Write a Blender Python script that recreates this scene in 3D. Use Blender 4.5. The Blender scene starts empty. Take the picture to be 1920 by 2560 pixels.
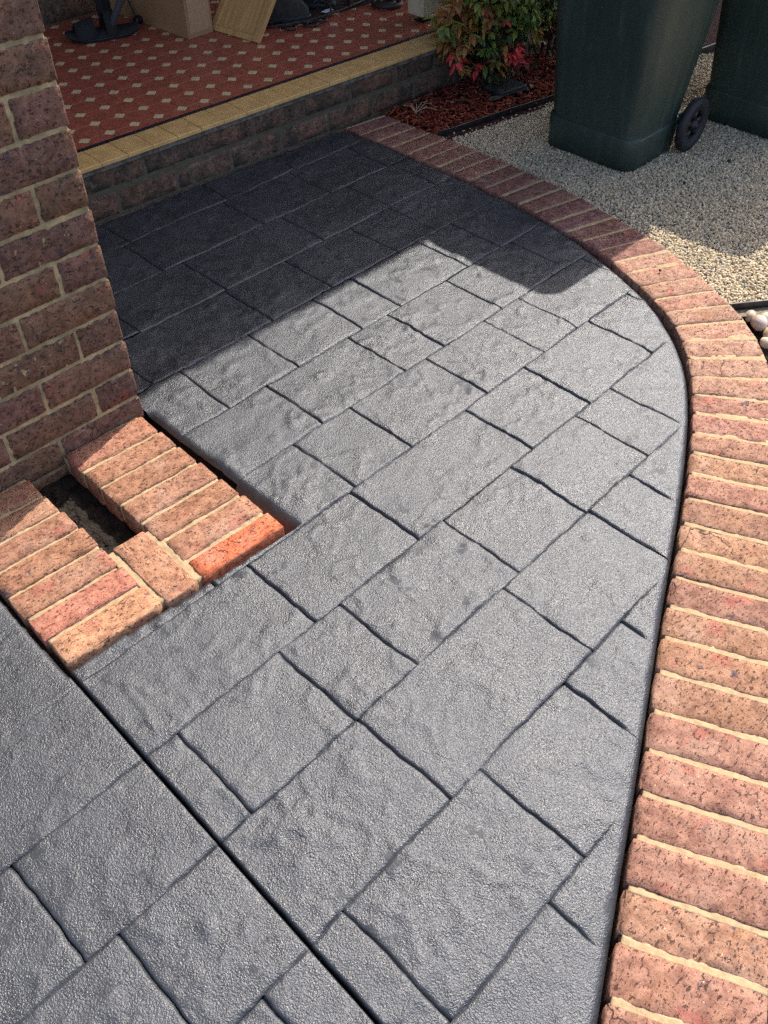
import bpy, math, random
import numpy as np
from mathutils import Vector, Matrix, noise as mnoise

S = bpy.context.scene
C = S.collection
rnd = random.Random(7)
rng = np.random.default_rng(11)

# ------------------------------------------------------------------ camera
cam = bpy.data.cameras.new('camera')
cam.sensor_fit = 'HORIZONTAL'; cam.sensor_width = 36.0; cam.lens = 41.077
cam.clip_start = 0.02; cam.clip_end = 3000
camo = bpy.data.objects.new('camera', cam); C.objects.link(camo)
camo.matrix_world = Matrix(((0.692528, 0.520812, -0.499159, 0.0),
                            (-0.721389, 0.501623, -0.477465, 0.0),
                            (0.001720, 0.690746, 0.723096, 1.5),
                            (0, 0, 0, 1)))
S.camera = camo

# ------------------------------------------------------------------ light
SUN_EL, SUN_AZ = 49.5, 16.5
sdir = Vector((math.cos(math.radians(SUN_EL)) * math.cos(math.radians(SUN_AZ)),
               math.cos(math.radians(SUN_EL)) * math.sin(math.radians(SUN_AZ)),
               math.sin(math.radians(SUN_EL))))
w = bpy.data.worlds.new('World'); S.world = w; w.use_nodes = True
nt = w.node_tree; bg = nt.nodes['Background']
sky = nt.nodes.new('ShaderNodeTexSky'); sky.sky_type = 'NISHITA'; sky.sun_disc = False
sky.sun_elevation = math.radians(SUN_EL); sky.sun_rotation = math.radians(90 - SUN_AZ)
sky.air_density = 0.75; sky.dust_density = 2.6; sky.ozone_density = 0.5
nt.links.new(sky.outputs[0], bg.inputs[0]); bg.inputs[1].default_value = 0.15
sl = bpy.data.lights.new('sun', 'SUN'); sl.energy = 3.05; sl.angle = math.radians(0.53); sl.color = (1.0, 0.955, 0.89)
so = bpy.data.objects.new('sun', sl); C.objects.link(so)
so.rotation_euler = sdir.to_track_quat('Z', 'Y').to_euler(); so.location = (8, 3, 9)
S.view_settings.view_transform = 'Standard'; S.view_settings.look = 'None'
S.view_settings.exposure = 1.15; S.view_settings.gamma = 1.0
S.cycles.use_denoising = False
S.cycles.max_bounces = 6; S.cycles.diffuse_bounces = 3; S.cycles.glossy_bounces = 3

# ------------------------------------------------------------------ helpers
def link(o, parent=None):
    C.objects.link(o)
    if parent is not None: o.parent = parent
    return o

def mesh(name, v, f, mat=None, smooth=False):
    m = bpy.data.meshes.new(name)
    v = np.asarray(v, dtype=np.float32); 
    if isinstance(f, np.ndarray):
        n, k = f.shape
        m.vertices.add(len(v)); m.vertices.foreach_set('co', v.ravel())
        m.loops.add(n * k); m.loops.foreach_set('vertex_index', f.astype(np.int32).ravel())
        m.polygons.add(n); m.polygons.foreach_set('loop_start', np.arange(n, dtype=np.int32) * k)
        m.update(calc_edges=True)
    else:
        m.from_pydata([tuple(map(float, p)) for p in v], [], f); m.update()
    if mat is not None: m.materials.append(mat)
    if smooth: m.polygons.foreach_set('use_smooth', [True] * len(m.polygons))
    m.validate()
    return m

def obj(name, me, parent=None, loc=None, rot=None, **props):
    o = bpy.data.objects.new(name, me)
    if loc is not None: o.location = loc
    if rot is not None: o.rotation_euler = rot
    for k, x in props.items(): o[k] = x
    return link(o, parent)

def empty(name, loc=(0, 0, 0), **props):
    o = bpy.data.objects.new(name, None); o.location = loc; o.empty_display_size = .05
    for k, x in props.items(): o[k] = x
    return link(o)

def tube(path, r, n=8, closed=False, cap=True):
    """tube along a list of points, r a number or list"""
    P = [Vector(p) for p in path]; m = len(P); V = []; F = []
    up = Vector((0, 0, 1))
    for i, p in enumerate(P):
        t = (P[(i + 1) % m] - P[i - 1]) if closed else (P[min(i + 1, m - 1)] - P[max(i - 1, 0)])
        t.normalize()
        a = t.cross(up)
        if a.length < 1e-3: a = t.cross(Vector((0, 1, 0)))
        a.normalize(); b = a.cross(t)
        rr = r[i] if isinstance(r, (list, tuple)) else r
        for k in range(n):
            q = p + (a * math.cos(2 * math.pi * k / n) + b * math.sin(2 * math.pi * k / n)) * rr
            V.append(q)
    for i in range(m if closed else m - 1):
        for k in range(n):
            j = (i + 1) % m
            F.append((i * n + k, i * n + (k + 1) % n, j * n + (k + 1) % n, j * n + k))
    if cap and not closed:
        F.append(tuple(range(n))[::-1]); F.append(tuple((m - 1) * n + k for k in range(n)))
    return V, F

def merge(*vf):
    V = []; F = []
    for v, f in vf:
        o = len(V); V += [tuple(p) for p in v]; F += [tuple(i + o for i in q) for q in f]
    return V, F

def boxvf(x0, x1, y0, y1, z0, z1):
    V = [(x0, y0, z0), (x1, y0, z0), (x1, y1, z0), (x0, y1, z0), (x0, y0, z1), (x1, y0, z1), (x1, y1, z1), (x0, y1, z1)]
    return V, [(0, 3, 2, 1), (4, 5, 6, 7), (0, 1, 5, 4), (1, 2, 6, 5), (2, 3, 7, 6), (3, 0, 4, 7)]

def rrect(x0, x1, y0, y1, r, n=6):
    pts = []
    for cx, cy, a0 in ((x1 - r, y1 - r, 0), (x0 + r, y1 - r, 90), (x0 + r, y0 + r, 180), (x1 - r, y0 + r, 270)):
        for k in range(n + 1):
            a = math.radians(a0 + 90 * k / n); pts.append((cx + r * math.cos(a), cy + r * math.sin(a)))
    return pts

def loft(secs, n=6, cap0=True, cap1=True):
    """secs: list of (z, x0, x1, y0, y1, r)"""
    V = []; F = []
    for s in secs:
        V += [(x, y, s[0]) for x, y in rrect(*s[1:], n=n)]
    m = 4 * (n + 1)
    for i in range(len(secs) - 1):
        for k in range(m):
            F.append((i * m + k, i * m + (k + 1) % m, (i + 1) * m + (k + 1) % m, (i + 1) * m + k))
    if cap0: F.append(tuple(range(m))[::-1])
    if cap1: F.append(tuple((len(secs) - 1) * m + k for k in range(m)))
    return V, F

# vectorised 2-D gradient noise
_perm = np.random.default_rng(3).permutation(512); _perm = np.concatenate([_perm, _perm, _perm])
def pn(x, y):
    x = np.asarray(x, float); y = np.asarray(y, float)
    xi = np.floor(x).astype(int); yi = np.floor(y).astype(int); xf = x - xi; yf = y - yi
    xi &= 511; yi &= 511
    def g(ix, iy, dx, dy):
        h = _perm[_perm[ix & 511] + (iy & 511)] * (2 * math.pi / 512)
        return np.cos(h) * dx + np.sin(h) * dy
    u = xf * xf * xf * (xf * (xf * 6 - 15) + 10); v = yf * yf * yf * (yf * (yf * 6 - 15) + 10)
    a = g(xi, yi, xf, yf); b = g(xi + 1, yi, xf - 1, yf); c = g(xi, yi + 1, xf, yf - 1); d = g(xi + 1, yi + 1, xf - 1, yf - 1)
    return 1.4 * ((a * (1 - u) + b * u) * (1 - v) + (c * (1 - u) + d * u) * v)
def fbm(x, y, o=4, g=.5):
    s = 0; a = 1.0
    for k in range(o):
        s = s + a * pn(x + 17.3 * k, y - 9.1 * k); x = x * 2.03; y = y * 2.03; a *= g
    return s
def sstep(a, b, x):
    t = np.clip((x - a) / (b - a), 0, 1); return t * t * (3 - 2 * t)

# ------------------------------------------------------------------ materials
class NB:
    def __init__(self, name):
        self.m = bpy.data.materials.new(name); self.m.use_nodes = True; self.t = self.m.node_tree
        self.b = self.t.nodes['Principled BSDF']
    def n(self, kind, **kw):
        x = self.t.nodes.new('ShaderNode' + kind)
        for k, v in kw.items():
            if k.startswith('i_'): x.inputs[k[2:].replace('_', ' ')].default_value = v
            else: setattr(x, k, v)
        return x
    def l(self, a, b): self.t.links.new(a, b)
    def coord(self, kind='Object', rand=True):
        tc = self.n('TexCoord'); o = tc.outputs[kind]
        if rand:
            oi = self.n('ObjectInfo'); mu = self.n('Math', operation='MULTIPLY'); mu.inputs[1].default_value = 53.0
            self.l(oi.outputs['Random'], mu.inputs[0]); ad = self.n('VectorMath', operation='ADD')
            self.l(o, ad.inputs[0]); self.l(mu.outputs[0], ad.inputs[1]); o = ad.outputs[0]
        return o
    def noise(self, vec, scale, detail=3, rough=.5):
        x = self.n('TexNoise', noise_dimensions='3D'); x.inputs['Scale'].default_value = scale
        x.inputs['Detail'].default_value = detail; x.inputs['Roughness'].default_value = rough
        self.l(vec, x.inputs['Vector']); return x.outputs['Fac']
    def vor(self, vec, scale, out='Distance', feature='F1'):
        x = self.n('TexVoronoi', feature=feature); x.inputs['Scale'].default_value = scale
        self.l(vec, x.inputs['Vector']); return x.outputs[out]
    def ramp(self, fac, a, b, lo=0.0, hi=1.0):
        x = self.n('MapRange', interpolation_type='SMOOTHSTEP'); self.l(fac, x.inputs['Value'])
        for k, v in zip(('From Min', 'From Max', 'To Min', 'To Max'), (a, b, lo, hi)): x.inputs[k].default_value = v
        return x.outputs[0]
    def math(self, op, a, b=None):
        x = self.n('Math', operation=op)
        for i, v in enumerate((a, b)):
            if v is None: continue
            if isinstance(v, (int, float)): x.inputs[i].default_value = v
            else: self.l(v, x.inputs[i])
        return x.outputs[0]
    def mix(self, fac, a, b, blend='MIX'):
        x = self.n('Mix', data_type='RGBA', blend_type=blend); ins = {'f': x.inputs[0], 'a': x.inputs[6], 'b': x.inputs[7]}
        for k, v in (('f', fac), ('a', a), ('b', b)):
            if isinstance(v, (int, float)): ins[k].default_value = v
            elif isinstance(v, tuple): ins[k].default_value = v + (1,) if len(v) == 3 else v
            else: self.l(v, ins[k])
        return x.outputs[2]
    def bump(self, h, strength=.5, dist=.002, normal=None):
        x = self.n('Bump'); x.inputs['Strength'].default_value = strength; x.inputs['Distance'].default_value = dist
        self.l(h, x.inputs['Height'])
        if normal is not None: self.l(normal, x.inputs['Normal'])
        return x.outputs[0]
    def set(self, **kw):
        for k, v in kw.items():
            i = self.b.inputs[k.replace('_', ' ')]
            if hasattr(v, 'is_linked') or isinstance(v, bpy.types.NodeSocket): self.l(v, i)
            else: i.default_value = v + (1,) if isinstance(v, tuple) and len(v) == 3 else v
        return self.m

def brick_mat(name, grime=0.0, pale=0.35):
    B = NB(name); v = B.coord(); oi = B.n('ObjectInfo')
    col = oi.outputs['Color']
    n1 = B.noise(v, 11, 4, .6); n2 = B.noise(v, 48, 6, .68); n3 = B.noise(v, 30, 5, .65)
    mp = B.n('Mapping'); mp.inputs['Scale'].default_value = (1.0, 1.9, 1.4); B.l(v, mp.inputs['Vector'])
    pit = B.noise(mp.outputs[0], 90, 5, .66); pit2 = B.noise(v, 260, 3, .6); fine = B.noise(v, 600, 2, .6)
    col = B.mix(B.ramp(n2, .28, .72), B.mix(1.0, col, (.60, .58, .60), 'MULTIPLY'), B.mix(1.0, col, (1.34, 1.36, 1.36), 'MULTIPLY'))
    col = B.mix(B.math('MULTIPLY', B.ramp(n1, .50, .72), pale), col, (.50, .31, .22))
    col = B.mix(B.math('MULTIPLY', B.ramp(n1, .46, .30), .5), col, (.27, .125, .06))
    col = B.mix(B.math('MULTIPLY', B.ramp(B.noise(v, 17, 3), .60, .70), .5), col, (.36, .095, .07))
    col = B.mix(B.ramp(n2, .35, .75, .02, .20), col, (.42, .29, .20))
    dark = B.ramp(n3, .635, .68)
    col = B.mix(B.math('MULTIPLY', dark, .8), col, (.06, .055, .07))
    pm = B.math('MAXIMUM', B.ramp(pit, .585, .635), B.math('MULTIPLY', B.ramp(pit2, .62, .67), .7))
    col = B.mix(B.math('MULTIPLY', pm, .80), col, (.055, .028, .022))
    sp = B.ramp(B.vor(v, 95), .14, .08)
    sp = B.math('MULTIPLY', sp, B.ramp(B.noise(v, 60, 1), .55, .62))
    col = B.mix(sp, col, (.60, .48, .36))
    ck = B.n('TexVoronoi', feature='DISTANCE_TO_EDGE'); ck.inputs['Scale'].default_value = 11; ck.inputs['Randomness'].default_value = 1.0
    wv = B.n('VectorMath', operation='ADD'); nz = B.n('TexNoise'); nz.inputs['Scale'].default_value = 40; B.l(v, nz.inputs['Vector'])
    sc = B.n('VectorMath', operation='SCALE'); sc.inputs['Scale'].default_value = .02; B.l(nz.outputs['Color'], sc.inputs[0]); B.l(v, wv.inputs[0]); B.l(sc.outputs[0], wv.inputs[1]); B.l(wv.outputs[0], ck.inputs['Vector'])
    crk = B.math('MULTIPLY', B.ramp(ck.outputs['Distance'], .010, .004), B.ramp(B.noise(v, 6, 1), .64, .68))
    col = B.mix(B.math('MULTIPLY', crk, .8), col, (.04, .022, .018))
    if grime:
        g = B.ramp(B.noise(v, 14, 5, .65), .36, .66)
        col = B.mix(B.math('MULTIPLY', g, grime), col, (.060, .050, .038))
        g2 = B.ramp(B.noise(v, 40, 4, .6), .58, .72)
        col = B.mix(B.math('MULTIPLY', g2, grime * .4), col, (.15, .13, .10))
    h = B.math('ADD', B.math('ADD', B.math('MULTIPLY', pm, -1.3), B.math('MULTIPLY', crk, -1.5)), B.math('ADD', B.math('MULTIPLY', n2, 1.3), B.math('MULTIPLY', fine, .3)))
    return B.set(Base_Color=col, Roughness=.9, Specular_IOR_Level=.25, Normal=B.bump(h, 1.0, .0030))

def mortar_mat(name, c=(.43, .305, .17), grime=0.0):
    B = NB(name); v = B.coord('Object', False)
    n = B.noise(v, 70, 5, .65); n2 = B.noise(v, 12, 3); f = B.noise(v, 350, 3, .7)
    col = B.mix(B.ramp(n, .3, .7), tuple(x * .78 for x in c), tuple(min(1, x * 1.12) for x in c))
    col = B.mix(B.math('MULTIPLY', B.ramp(n2, .55, .75), .5), col, (.38, .32, .22))
    if grime:
        col = B.mix(B.math('MULTIPLY', B.ramp(n2, .35, .6), grime), col, (.10, .095, .06))
    col = B.mix(B.ramp(f, .68, .78, 0, .6), col, (.16, .11, .06))
    return B.set(Base_Color=col, Roughness=.95, Specular_IOR_Level=.2, Normal=B.bump(B.math('ADD', n, B.math('MULTIPLY', f, .5)), .7, .002))

def plain(name, c, rough=.6, var=.25, scale=30, bump=.15, spec=.5, metal=0.0, dist=.001):
    B = NB(name); v = B.coord()
    n = B.noise(v, scale, 4, .6); n2 = B.noise(v, scale * 6, 3, .6)
    col = B.mix(B.ramp(n, .3, .7), tuple(x * (1 - var) for x in c), tuple(min(1, x * (1 + var)) for x in c))
    return B.set(Base_Color=col, Roughness=B.ramp(n, .2, .8, max(.05, rough - .1), min(1, rough + .1)), Metallic=metal, Specular_IOR_Level=spec,
                 Normal=B.bump(B.math('ADD', n, B.math('MULTIPLY', n2, .5)), bump, dist))

def attr_mat(name, rough=.7, bump=.2, scale=150, trans=0.0, spec=.4):
    B = NB(name); a = B.n('VertexColor', layer_name='tint'); v = B.coord('Object', False)
    n = B.noise(v, scale, 3)
    col = B.mix(B.ramp(n, .3, .7), B.mix(1.0, a.outputs[0], (.75, .75, .75), 'MULTIPLY'), B.mix(1.0, a.outputs[0], (1.2, 1.2, 1.2), 'MULTIPLY'))
    B.set(Base_Color=col, Roughness=rough, Specular_IOR_Level=spec, Normal=B.bump(n, bump, .001))
    if trans:
        tr = B.n('BsdfTranslucent'); B.l(col, tr.inputs[0]); mx = B.n('MixShader'); mx.inputs[0].default_value = trans
        out = B.t.nodes['Material Output']; B.l(B.b.outputs[0], mx.inputs[1]); B.l(tr.outputs[0], mx.inputs[2]); B.l(mx.outputs[0], out.inputs[0])
    return B.m

def path_mat():
    B = NB('sealed_charcoal_concrete'); v = B.coord('Object', False)
    geo = B.n('NewGeometry'); v = geo.outputs['Position']
    big = B.noise(v, 3.2, 4, .6); mid = B.noise(v, 19, 5, .62); grain = B.noise(v, 300, 2, .55); grain2 = B.noise(v, 620, 1, .5)
    ridge = B.noise(v, 8, 7, .7); cut = B.noise(v, 26, 3, .55)
    col = B.mix(B.ramp(mid, .3, .7), (.026, .0275, .032), (.041, .0435, .049))
    col = B.mix(B.ramp(big, .4, .7, 0, .5), col, (.050, .053, .059))
    # smooth pooled sealer patches: grain is drowned there
    pool = B.math('MULTIPLY', B.ramp(B.noise(v, 16, 4, .6), .60, .64), B.ramp(B.noise(v, 2.1, 2), .46, .56))
    keep = B.math('SUBTRACT', 1.0, B.math('MULTIPLY', pool, .55))
    pore = B.ramp(B.vor(v, 30), .12, .085)
    pore = B.math('MULTIPLY', pore, B.ramp(B.noise(v, 9, 1), .635, .66))
    col = B.mix(pore, col, (.004, .004, .005))
    rough = B.math('ADD', B.math('ADD', B.ramp(mid, .3, .7, .30, .38), B.ramp(big, .35, .65, 0, .07)), B.math('MULTIPLY', pool, .14))
    h1 = B.math('ADD', B.math('MULTIPLY', grain, 1.0), B.math('MULTIPLY', grain2, .45))
    nb = B.bump(B.math('ADD', ridge, B.math('MULTIPLY', B.ramp(cut, .54, .58), .10)), .30, .012)
    x = B.n('Bump'); x.inputs['Distance'].default_value = .0034
    B.l(B.math('MULTIPLY', keep, .54), x.inputs['Strength']); B.l(h1, x.inputs['Height']); B.l(nb, x.inputs['Normal'])
    return B.set(Base_Color=col, Roughness=rough, IOR=1.5, Specular_IOR_Level=B.math('SUBTRACT', .70, B.math('MULTIPLY', pool, .40)), Normal=x.outputs[0])

def ground_mat(name, a, b, sc=40, bump=.6):
    B = NB(name); v = B.coord('Object', False)
    n = B.noise(v, sc, 6, .65); n2 = B.vor(v, 130); 
    col = B.mix(B.ramp(n, .3, .7), a, b)
    return B.set(Base_Color=col, Roughness=.95, Specular_IOR_Level=.2, Normal=B.bump(B.math('ADD', n, n2), bump, .006))

M = {}
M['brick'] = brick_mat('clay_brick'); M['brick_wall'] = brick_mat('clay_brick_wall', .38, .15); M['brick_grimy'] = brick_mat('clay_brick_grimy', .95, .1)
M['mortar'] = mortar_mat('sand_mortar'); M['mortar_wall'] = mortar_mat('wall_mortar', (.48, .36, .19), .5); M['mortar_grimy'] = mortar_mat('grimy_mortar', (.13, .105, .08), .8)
M['path'] = path_mat()
M['slab'] = plain('dark_slab', (.02, .02, .022), .9)
M['bin'] = plain('dark_green_plastic', (.024, .040, .031), .36, .18, 6, .08, .5)
B = NB('dark_green_plastic'); v = B.coord()
n = B.noise(v, 5, 5, .65); n2 = B.noise(v, 60, 4, .65); mp = B.n('Mapping'); mp.inputs['Scale'].default_value = (14, 14, 1.2); B.l(v, mp.inputs[0]); stk = B.noise(mp.outputs[0], 3, 4, .6)
col = B.mix(B.ramp(n, .3, .7), (.022, .040, .030), (.032, .050, .038))
col = B.mix(B.math('MULTIPLY', B.ramp(stk, .52, .75), .30), col, (.10, .10, .085)); col = B.mix(B.math('MULTIPLY', B.ramp(n2, .58, .72), .25), col, (.12, .115, .095))
M['bin'] = B.set(Base_Color=col, Roughness=B.ramp(stk, .3, .7, .33, .5), Normal=B.bump(n2, .10, .001))
M['bin_lid'] = plain('dark_green_lid', (.014, .03, .022), .4)
M['rubber'] = plain('black_rubber', (.012, .012, .015), .6, .3, 60)
M['black_plastic'] = plain('black_plastic', (.012, .012, .014), .4, .3, 25)
M['tile_red'] = plain('red_clay_tile', (.36, .092, .052), .38, .16, 30, .06)
M['tile_cream'] = plain('cream_tile', (.66, .50, .28), .45, .12, 40, .06)
M['tile_yellow'] = plain('yellow_tile', (.64, .385, .14), .42, .12, 20, .06)
M['tile_black'] = plain('black_tile', (.022, .016, .026), .35, .2, 20, .06)
M['grout'] = plain('tile_grout', (.30, .20, .13), .9, .3, 60, .3)
M['grout_dark'] = plain('grey_bedding', (.15, .13, .11), .95, .4, 40, .6, .2, 0, .004)
M['card'] = plain('brown_cardboard', (.36, .205, .10), .85, .08, 8, .05)
M['card_in'] = plain('cardboard_edge', (.44, .28, .15), .9, .1, 120, .2)
M['cream_paint'] = plain('cream_paint', (.56, .49, .32), .5, .1, 20, .1)
M['iron'] = plain('wrought_iron', (.035, .022, .017), .55, .4, 60, .4, .5)
M['black_cloth'] = plain('black_foam', (.012, .012, .013), .85, .4, 90, .5)
M['grey_cloth'] = plain('grey_webbing', (.05, .05, .055), .9, .3, 200, .5)
M['boot'] = plain('dark_boot_suede', (.035, .031, .027), .9, .4, 40, .5)
M['mat_brown'] = plain('brown_coir', (.04, .022, .015), .95, .5, 150, .9, .2, 0, .004)
M['blue'] = plain('blue_plastic', (.03, .10, .22), .4)
M['paper'] = plain('white_paper', (.75, .77, .80), .8, .05)
M['lid'] = plain('dull_green_plastic', (.022, .032, .028), .6, .35, 18, .25)
M['roof'] = plain('painted_soffit', (.42, .40, .35), .7, .08)
M['stem'] = plain('brown_stem', (.06, .04, .025), .9)
M['cable'] = M['black_plastic']
M['leaf'] = attr_mat('leaf', .45, .2, 60, .25)
M['gravel_stone'] = attr_mat('gravel_stone', .85, .3, 300)
M['mulch_chip'] = attr_mat('mulch_chip', .9, .5, 200, 0, .2)
M['gravel_bed'] = ground_mat('gravel_bed', (.12, .095, .06), (.32, .26, .17), 90)
M['mulch_bed'] = ground_mat('mulch_bed', (.02, .007, .005), (.07, .02, .012), 60, .9)
M['soil'] = ground_mat('dark_soil', (.010, .008, .006), (.035, .027, .02), 45, .9)
M['ground'] = ground_mat('ground', (.12, .10, .07), (.20, .17, .12), 12)
B = NB('pale_pine'); v = B.coord()
mp = B.n('Mapping'); mp.inputs['Scale'].default_value = (60, 60, 3); B.l(v, mp.inputs[0]); n = B.noise(mp.outputs[0], 1.5, 4, .6)
M['wood'] = B.set(Base_Color=B.mix(B.ramp(n, .3, .7), (.46, .25, .09), (.66, .40, .16)), Roughness=.5, Normal=B.bump(n, .15, .001))
B = NB('river_stone'); v = B.coord(); oi = B.n('ObjectInfo'); n = B.noise(v, 30, 5, .6)
M['pebble'] = B.set(Base_Color=B.mix(B.ramp(n, .35, .75), oi.outputs['Color'], B.mix(1.0, oi.outputs['Color'], (.62, .55, .48), 'MULTIPLY')), Roughness=.65, Normal=B.bump(n, .15, .002))

# ------------------------------------------------------------------ path edge curve (inner face of the brick edging)
RAW = [(2.476, 2.72), (2.478, 2.42), (2.479, 2.25), (2.478, 2.10), (2.475, 1.94), (2.463, 1.79), (2.448, 1.68), (2.430, 1.56), (2.397, 1.40), (2.357, 1.27),
       (2.303, 1.135), (2.257, 1.035), (2.205, .955), (2.142, .875), (2.073, .803), (1.995, .738), (1.897, .676), (1.764, .604), (1.626, .535), (1.495, .472),
       (1.375, .419), (1.274, .374), (1.182, .332), (1.095, .291), (.993, .244), (.878, .189), (.804, .156), (.707, .112), (.628, .076), (.542, .036), (.488, .011),
       (.2, -.121), (-.3, -.35), (-1.0, -.67), (-1.5, -.90)]
RAW = np.array(RAW)
def resample(P, step):
    d = np.r_[0, np.cumsum(np.hypot(*np.diff(P, axis=0).T))]; n = int(d[-1] / step); t = np.linspace(0, d[-1], n + 1)
    return np.c_[np.interp(t, d, P[:, 0]), np.interp(t, d, P[:, 1])]
EDGE = resample(RAW, .01)
for _ in range(3):
    k = 7; pad = np.r_[[EDGE[0]] * k, EDGE, [EDGE[-1]] * k]
    sm = np.stack([np.convolve(pad[:, i], np.ones(2 * k + 1) / (2 * k + 1), 'valid') for i in (0, 1)], 1); sm[0] = EDGE[0]; sm[-1] = EDGE[-1]; EDGE = sm
EDGE = resample(EDGE, .02)
ET = np.gradient(EDGE, axis=0); ET /= np.linalg.norm(ET, axis=1)[:, None]
EN = np.c_[-ET[:, 1], ET[:, 0]]                      # left of travel direction
if (EN[5] @ np.array([1., 0.])) < 0: EN = -EN        # outward, away from the path
def edge_d(x, y):
    """distance inside the path edge (positive inside) """
    x = np.ravel(x); y = np.ravel(y); out = np.empty(len(x))
    for i in range(0, len(x), 20000):
        P = np.c_[x[i:i + 20000], y[i:i + 20000]]
        A = EDGE[:-1]; AB = np.diff(EDGE, axis=0); L2 = (AB ** 2).sum(1)
        d2 = ((P[:, None] - A) ** 2).sum(2); j = d2.argmin(1)
        best = np.full(len(P), 1e9); sg = np.ones(len(P))
        for dj in (-1, 0):
            jj = np.clip(j + dj, 0, len(A) - 1); t = np.clip(((P - A[jj]) * AB[jj]).sum(1) / L2[jj], 0, 1)
            q = A[jj] + AB[jj] * t[:, None]; dd = P - q; e = np.hypot(dd[:, 0], dd[:, 1]); better = e < best
            s = -(dd * EN[jj]).sum(1); best = np.where(better, e, best); sg = np.where(better, np.sign(s), sg)
        out[i:i + 20000] = best * np.where(sg == 0, 1, sg)
    return out
def xe(y): return .2735 - .0215 * (1.155 - y)        # expansion joint
def porch_y(x): return 2.655 - .045 * (x - 1.35)      # foot of the porch riser
def pier_y(x): return 1.147 - .065 * (x - .279)       # front of the brick plinth
PIER_R, PIER_L, PIER_Z = .838, .280, .010

# ------------------------------------------------------------------ ground
g = 900
obj('ground', mesh('ground', [(-g, -g, -.14), (g, -g, -.14), (g, g, -.14), (-g, g, -.14)], [(0, 1, 2, 3)], M['ground']), kind='structure')

# ------------------------------------------------------------------ stamped path
LINES = [2.72, 2.469, 2.240, 2.0136, 1.7805, 1.556, 1.326, 1.100, .873, .646, .409, .172, -.057, -.286, -.515, -.744]
JOINTS = [[1.350, 1.769, 2.095], [1.318, 1.738, 2.056, 2.36], [1.063, 1.389, 1.809, 2.133, 2.382], [.944, 1.377, 1.627, 1.925, 2.122],
          [1.026, 1.276, 1.534, 1.700, 2.016, 2.190], [1.158, 1.472, 1.635, 1.904, 2.234], [.62, 1.049, 1.251, 1.555, 1.815, 1.980, 2.316],
          [.704, 1.029, 1.459, 1.716, 2.028, 2.235], [.340, .598, .771, 1.111, 1.369, 1.643, 1.805], [.602, 1.048, 1.377, 1.548],
          [.334, .682, .945, 1.152], [.30, .577], [-.02, .3], [], []]
LEFTJ = {3: [-.9, -.55, -.2, .05], 4: [-.8, -.4, -.12], 5: [-.95, -.6, -.25, .02], 6: [-.75, -.33, -.05], 7: [-.9, -.5, -.18], 8: [-.75, -.34, -.009], 9: [-.85, -.5, -.27, .053],
         10: [-.7, -.3, .156], 11: [-.85, -.4, -.1], 12: [-.7, -.25], 13: [-.9, -.45, -.1], 14: [-.6]}
path = obj('path', mesh('path', [(xe(1.15) - .006, 1.09, -.06), (-1.3, 1.09, -.06), (-1.3, -.72, -.06), (-1.0, -.66, -.06), (.2, -.11, -.06), (.5, .02, -.06), (.99, .25, -.06), (1.5, .48, -.06), (1.9, .685, -.06), (2.13, .87, -.06), (2.30, 1.15, -.06),
        (2.42, 1.6, -.06), (2.46, 2.1, -.06), (2.47, 2.6, -.06), (.86, 2.67, -.06), (.86, 1.09, -.06)], [tuple(range(16))], M['slab']), kind='structure')
obj('path_bed', mesh('path_bed', [(-1.3, 1.09, -.061), (.262, 1.09, -.061), (.262, 1.71, -.061), (-1.3, 1.71, -.061)], [(0, 1, 2, 3)], M['slab']), path)

def wob(i, s, amp=.0035):
    return amp * (pn(s * 9 + i * 7.7, np.full_like(s, i * 3.3 + .5)) + .7 * pn(s * 31 + i * 5.1, np.full_like(s, i * 1.7 + .2)))
def ticks(a, b, step):
    e = [0, .0016, .0036, .0068, .013]
    L = b - a
    if L < .035: return np.linspace(a, b, max(4, int(L / .004)))
    n = max(1, int(round((L - .026) / step)))
    mid = np.linspace(.013, L - .013, n + 1)[1:-1]
    return a + np.r_[e, mid, [L - q for q in e[::-1]]]
def groove(d, depth, wdt):
    return -depth * np.exp(-(d / wdt) ** 2 * 1.2) - depth * .10 * np.exp(-(d / (wdt * 3.2)) ** 2)
def relief(x, y):
    r = .0030 * pn(x * 2.7, y * 2.7) + .0010 * pn(x * 6.1 + 2, y * 6.1) + .0018 * fbm(x * 9 + 4, y * 9, 4, .5)
    ch = pn(x * 7 + 31, y * 7 + 8) ; rg = 1 - np.abs(fbm(x * 13 + 9, y * 13 + 2, 3, .5)) * 1.6
    r += .0032 * sstep(.15, .5, ch) * np.clip(rg, 0, 1) ** 3
    s = fbm(x * 5.5 + 50, y * 5.5 + 20, 3, .6)
    r += .0024 * sstep(.10, .16, s) - .0020 * sstep(.28, .32, s)          # slate-like flaked steps
    return r
cid = [0]
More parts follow.
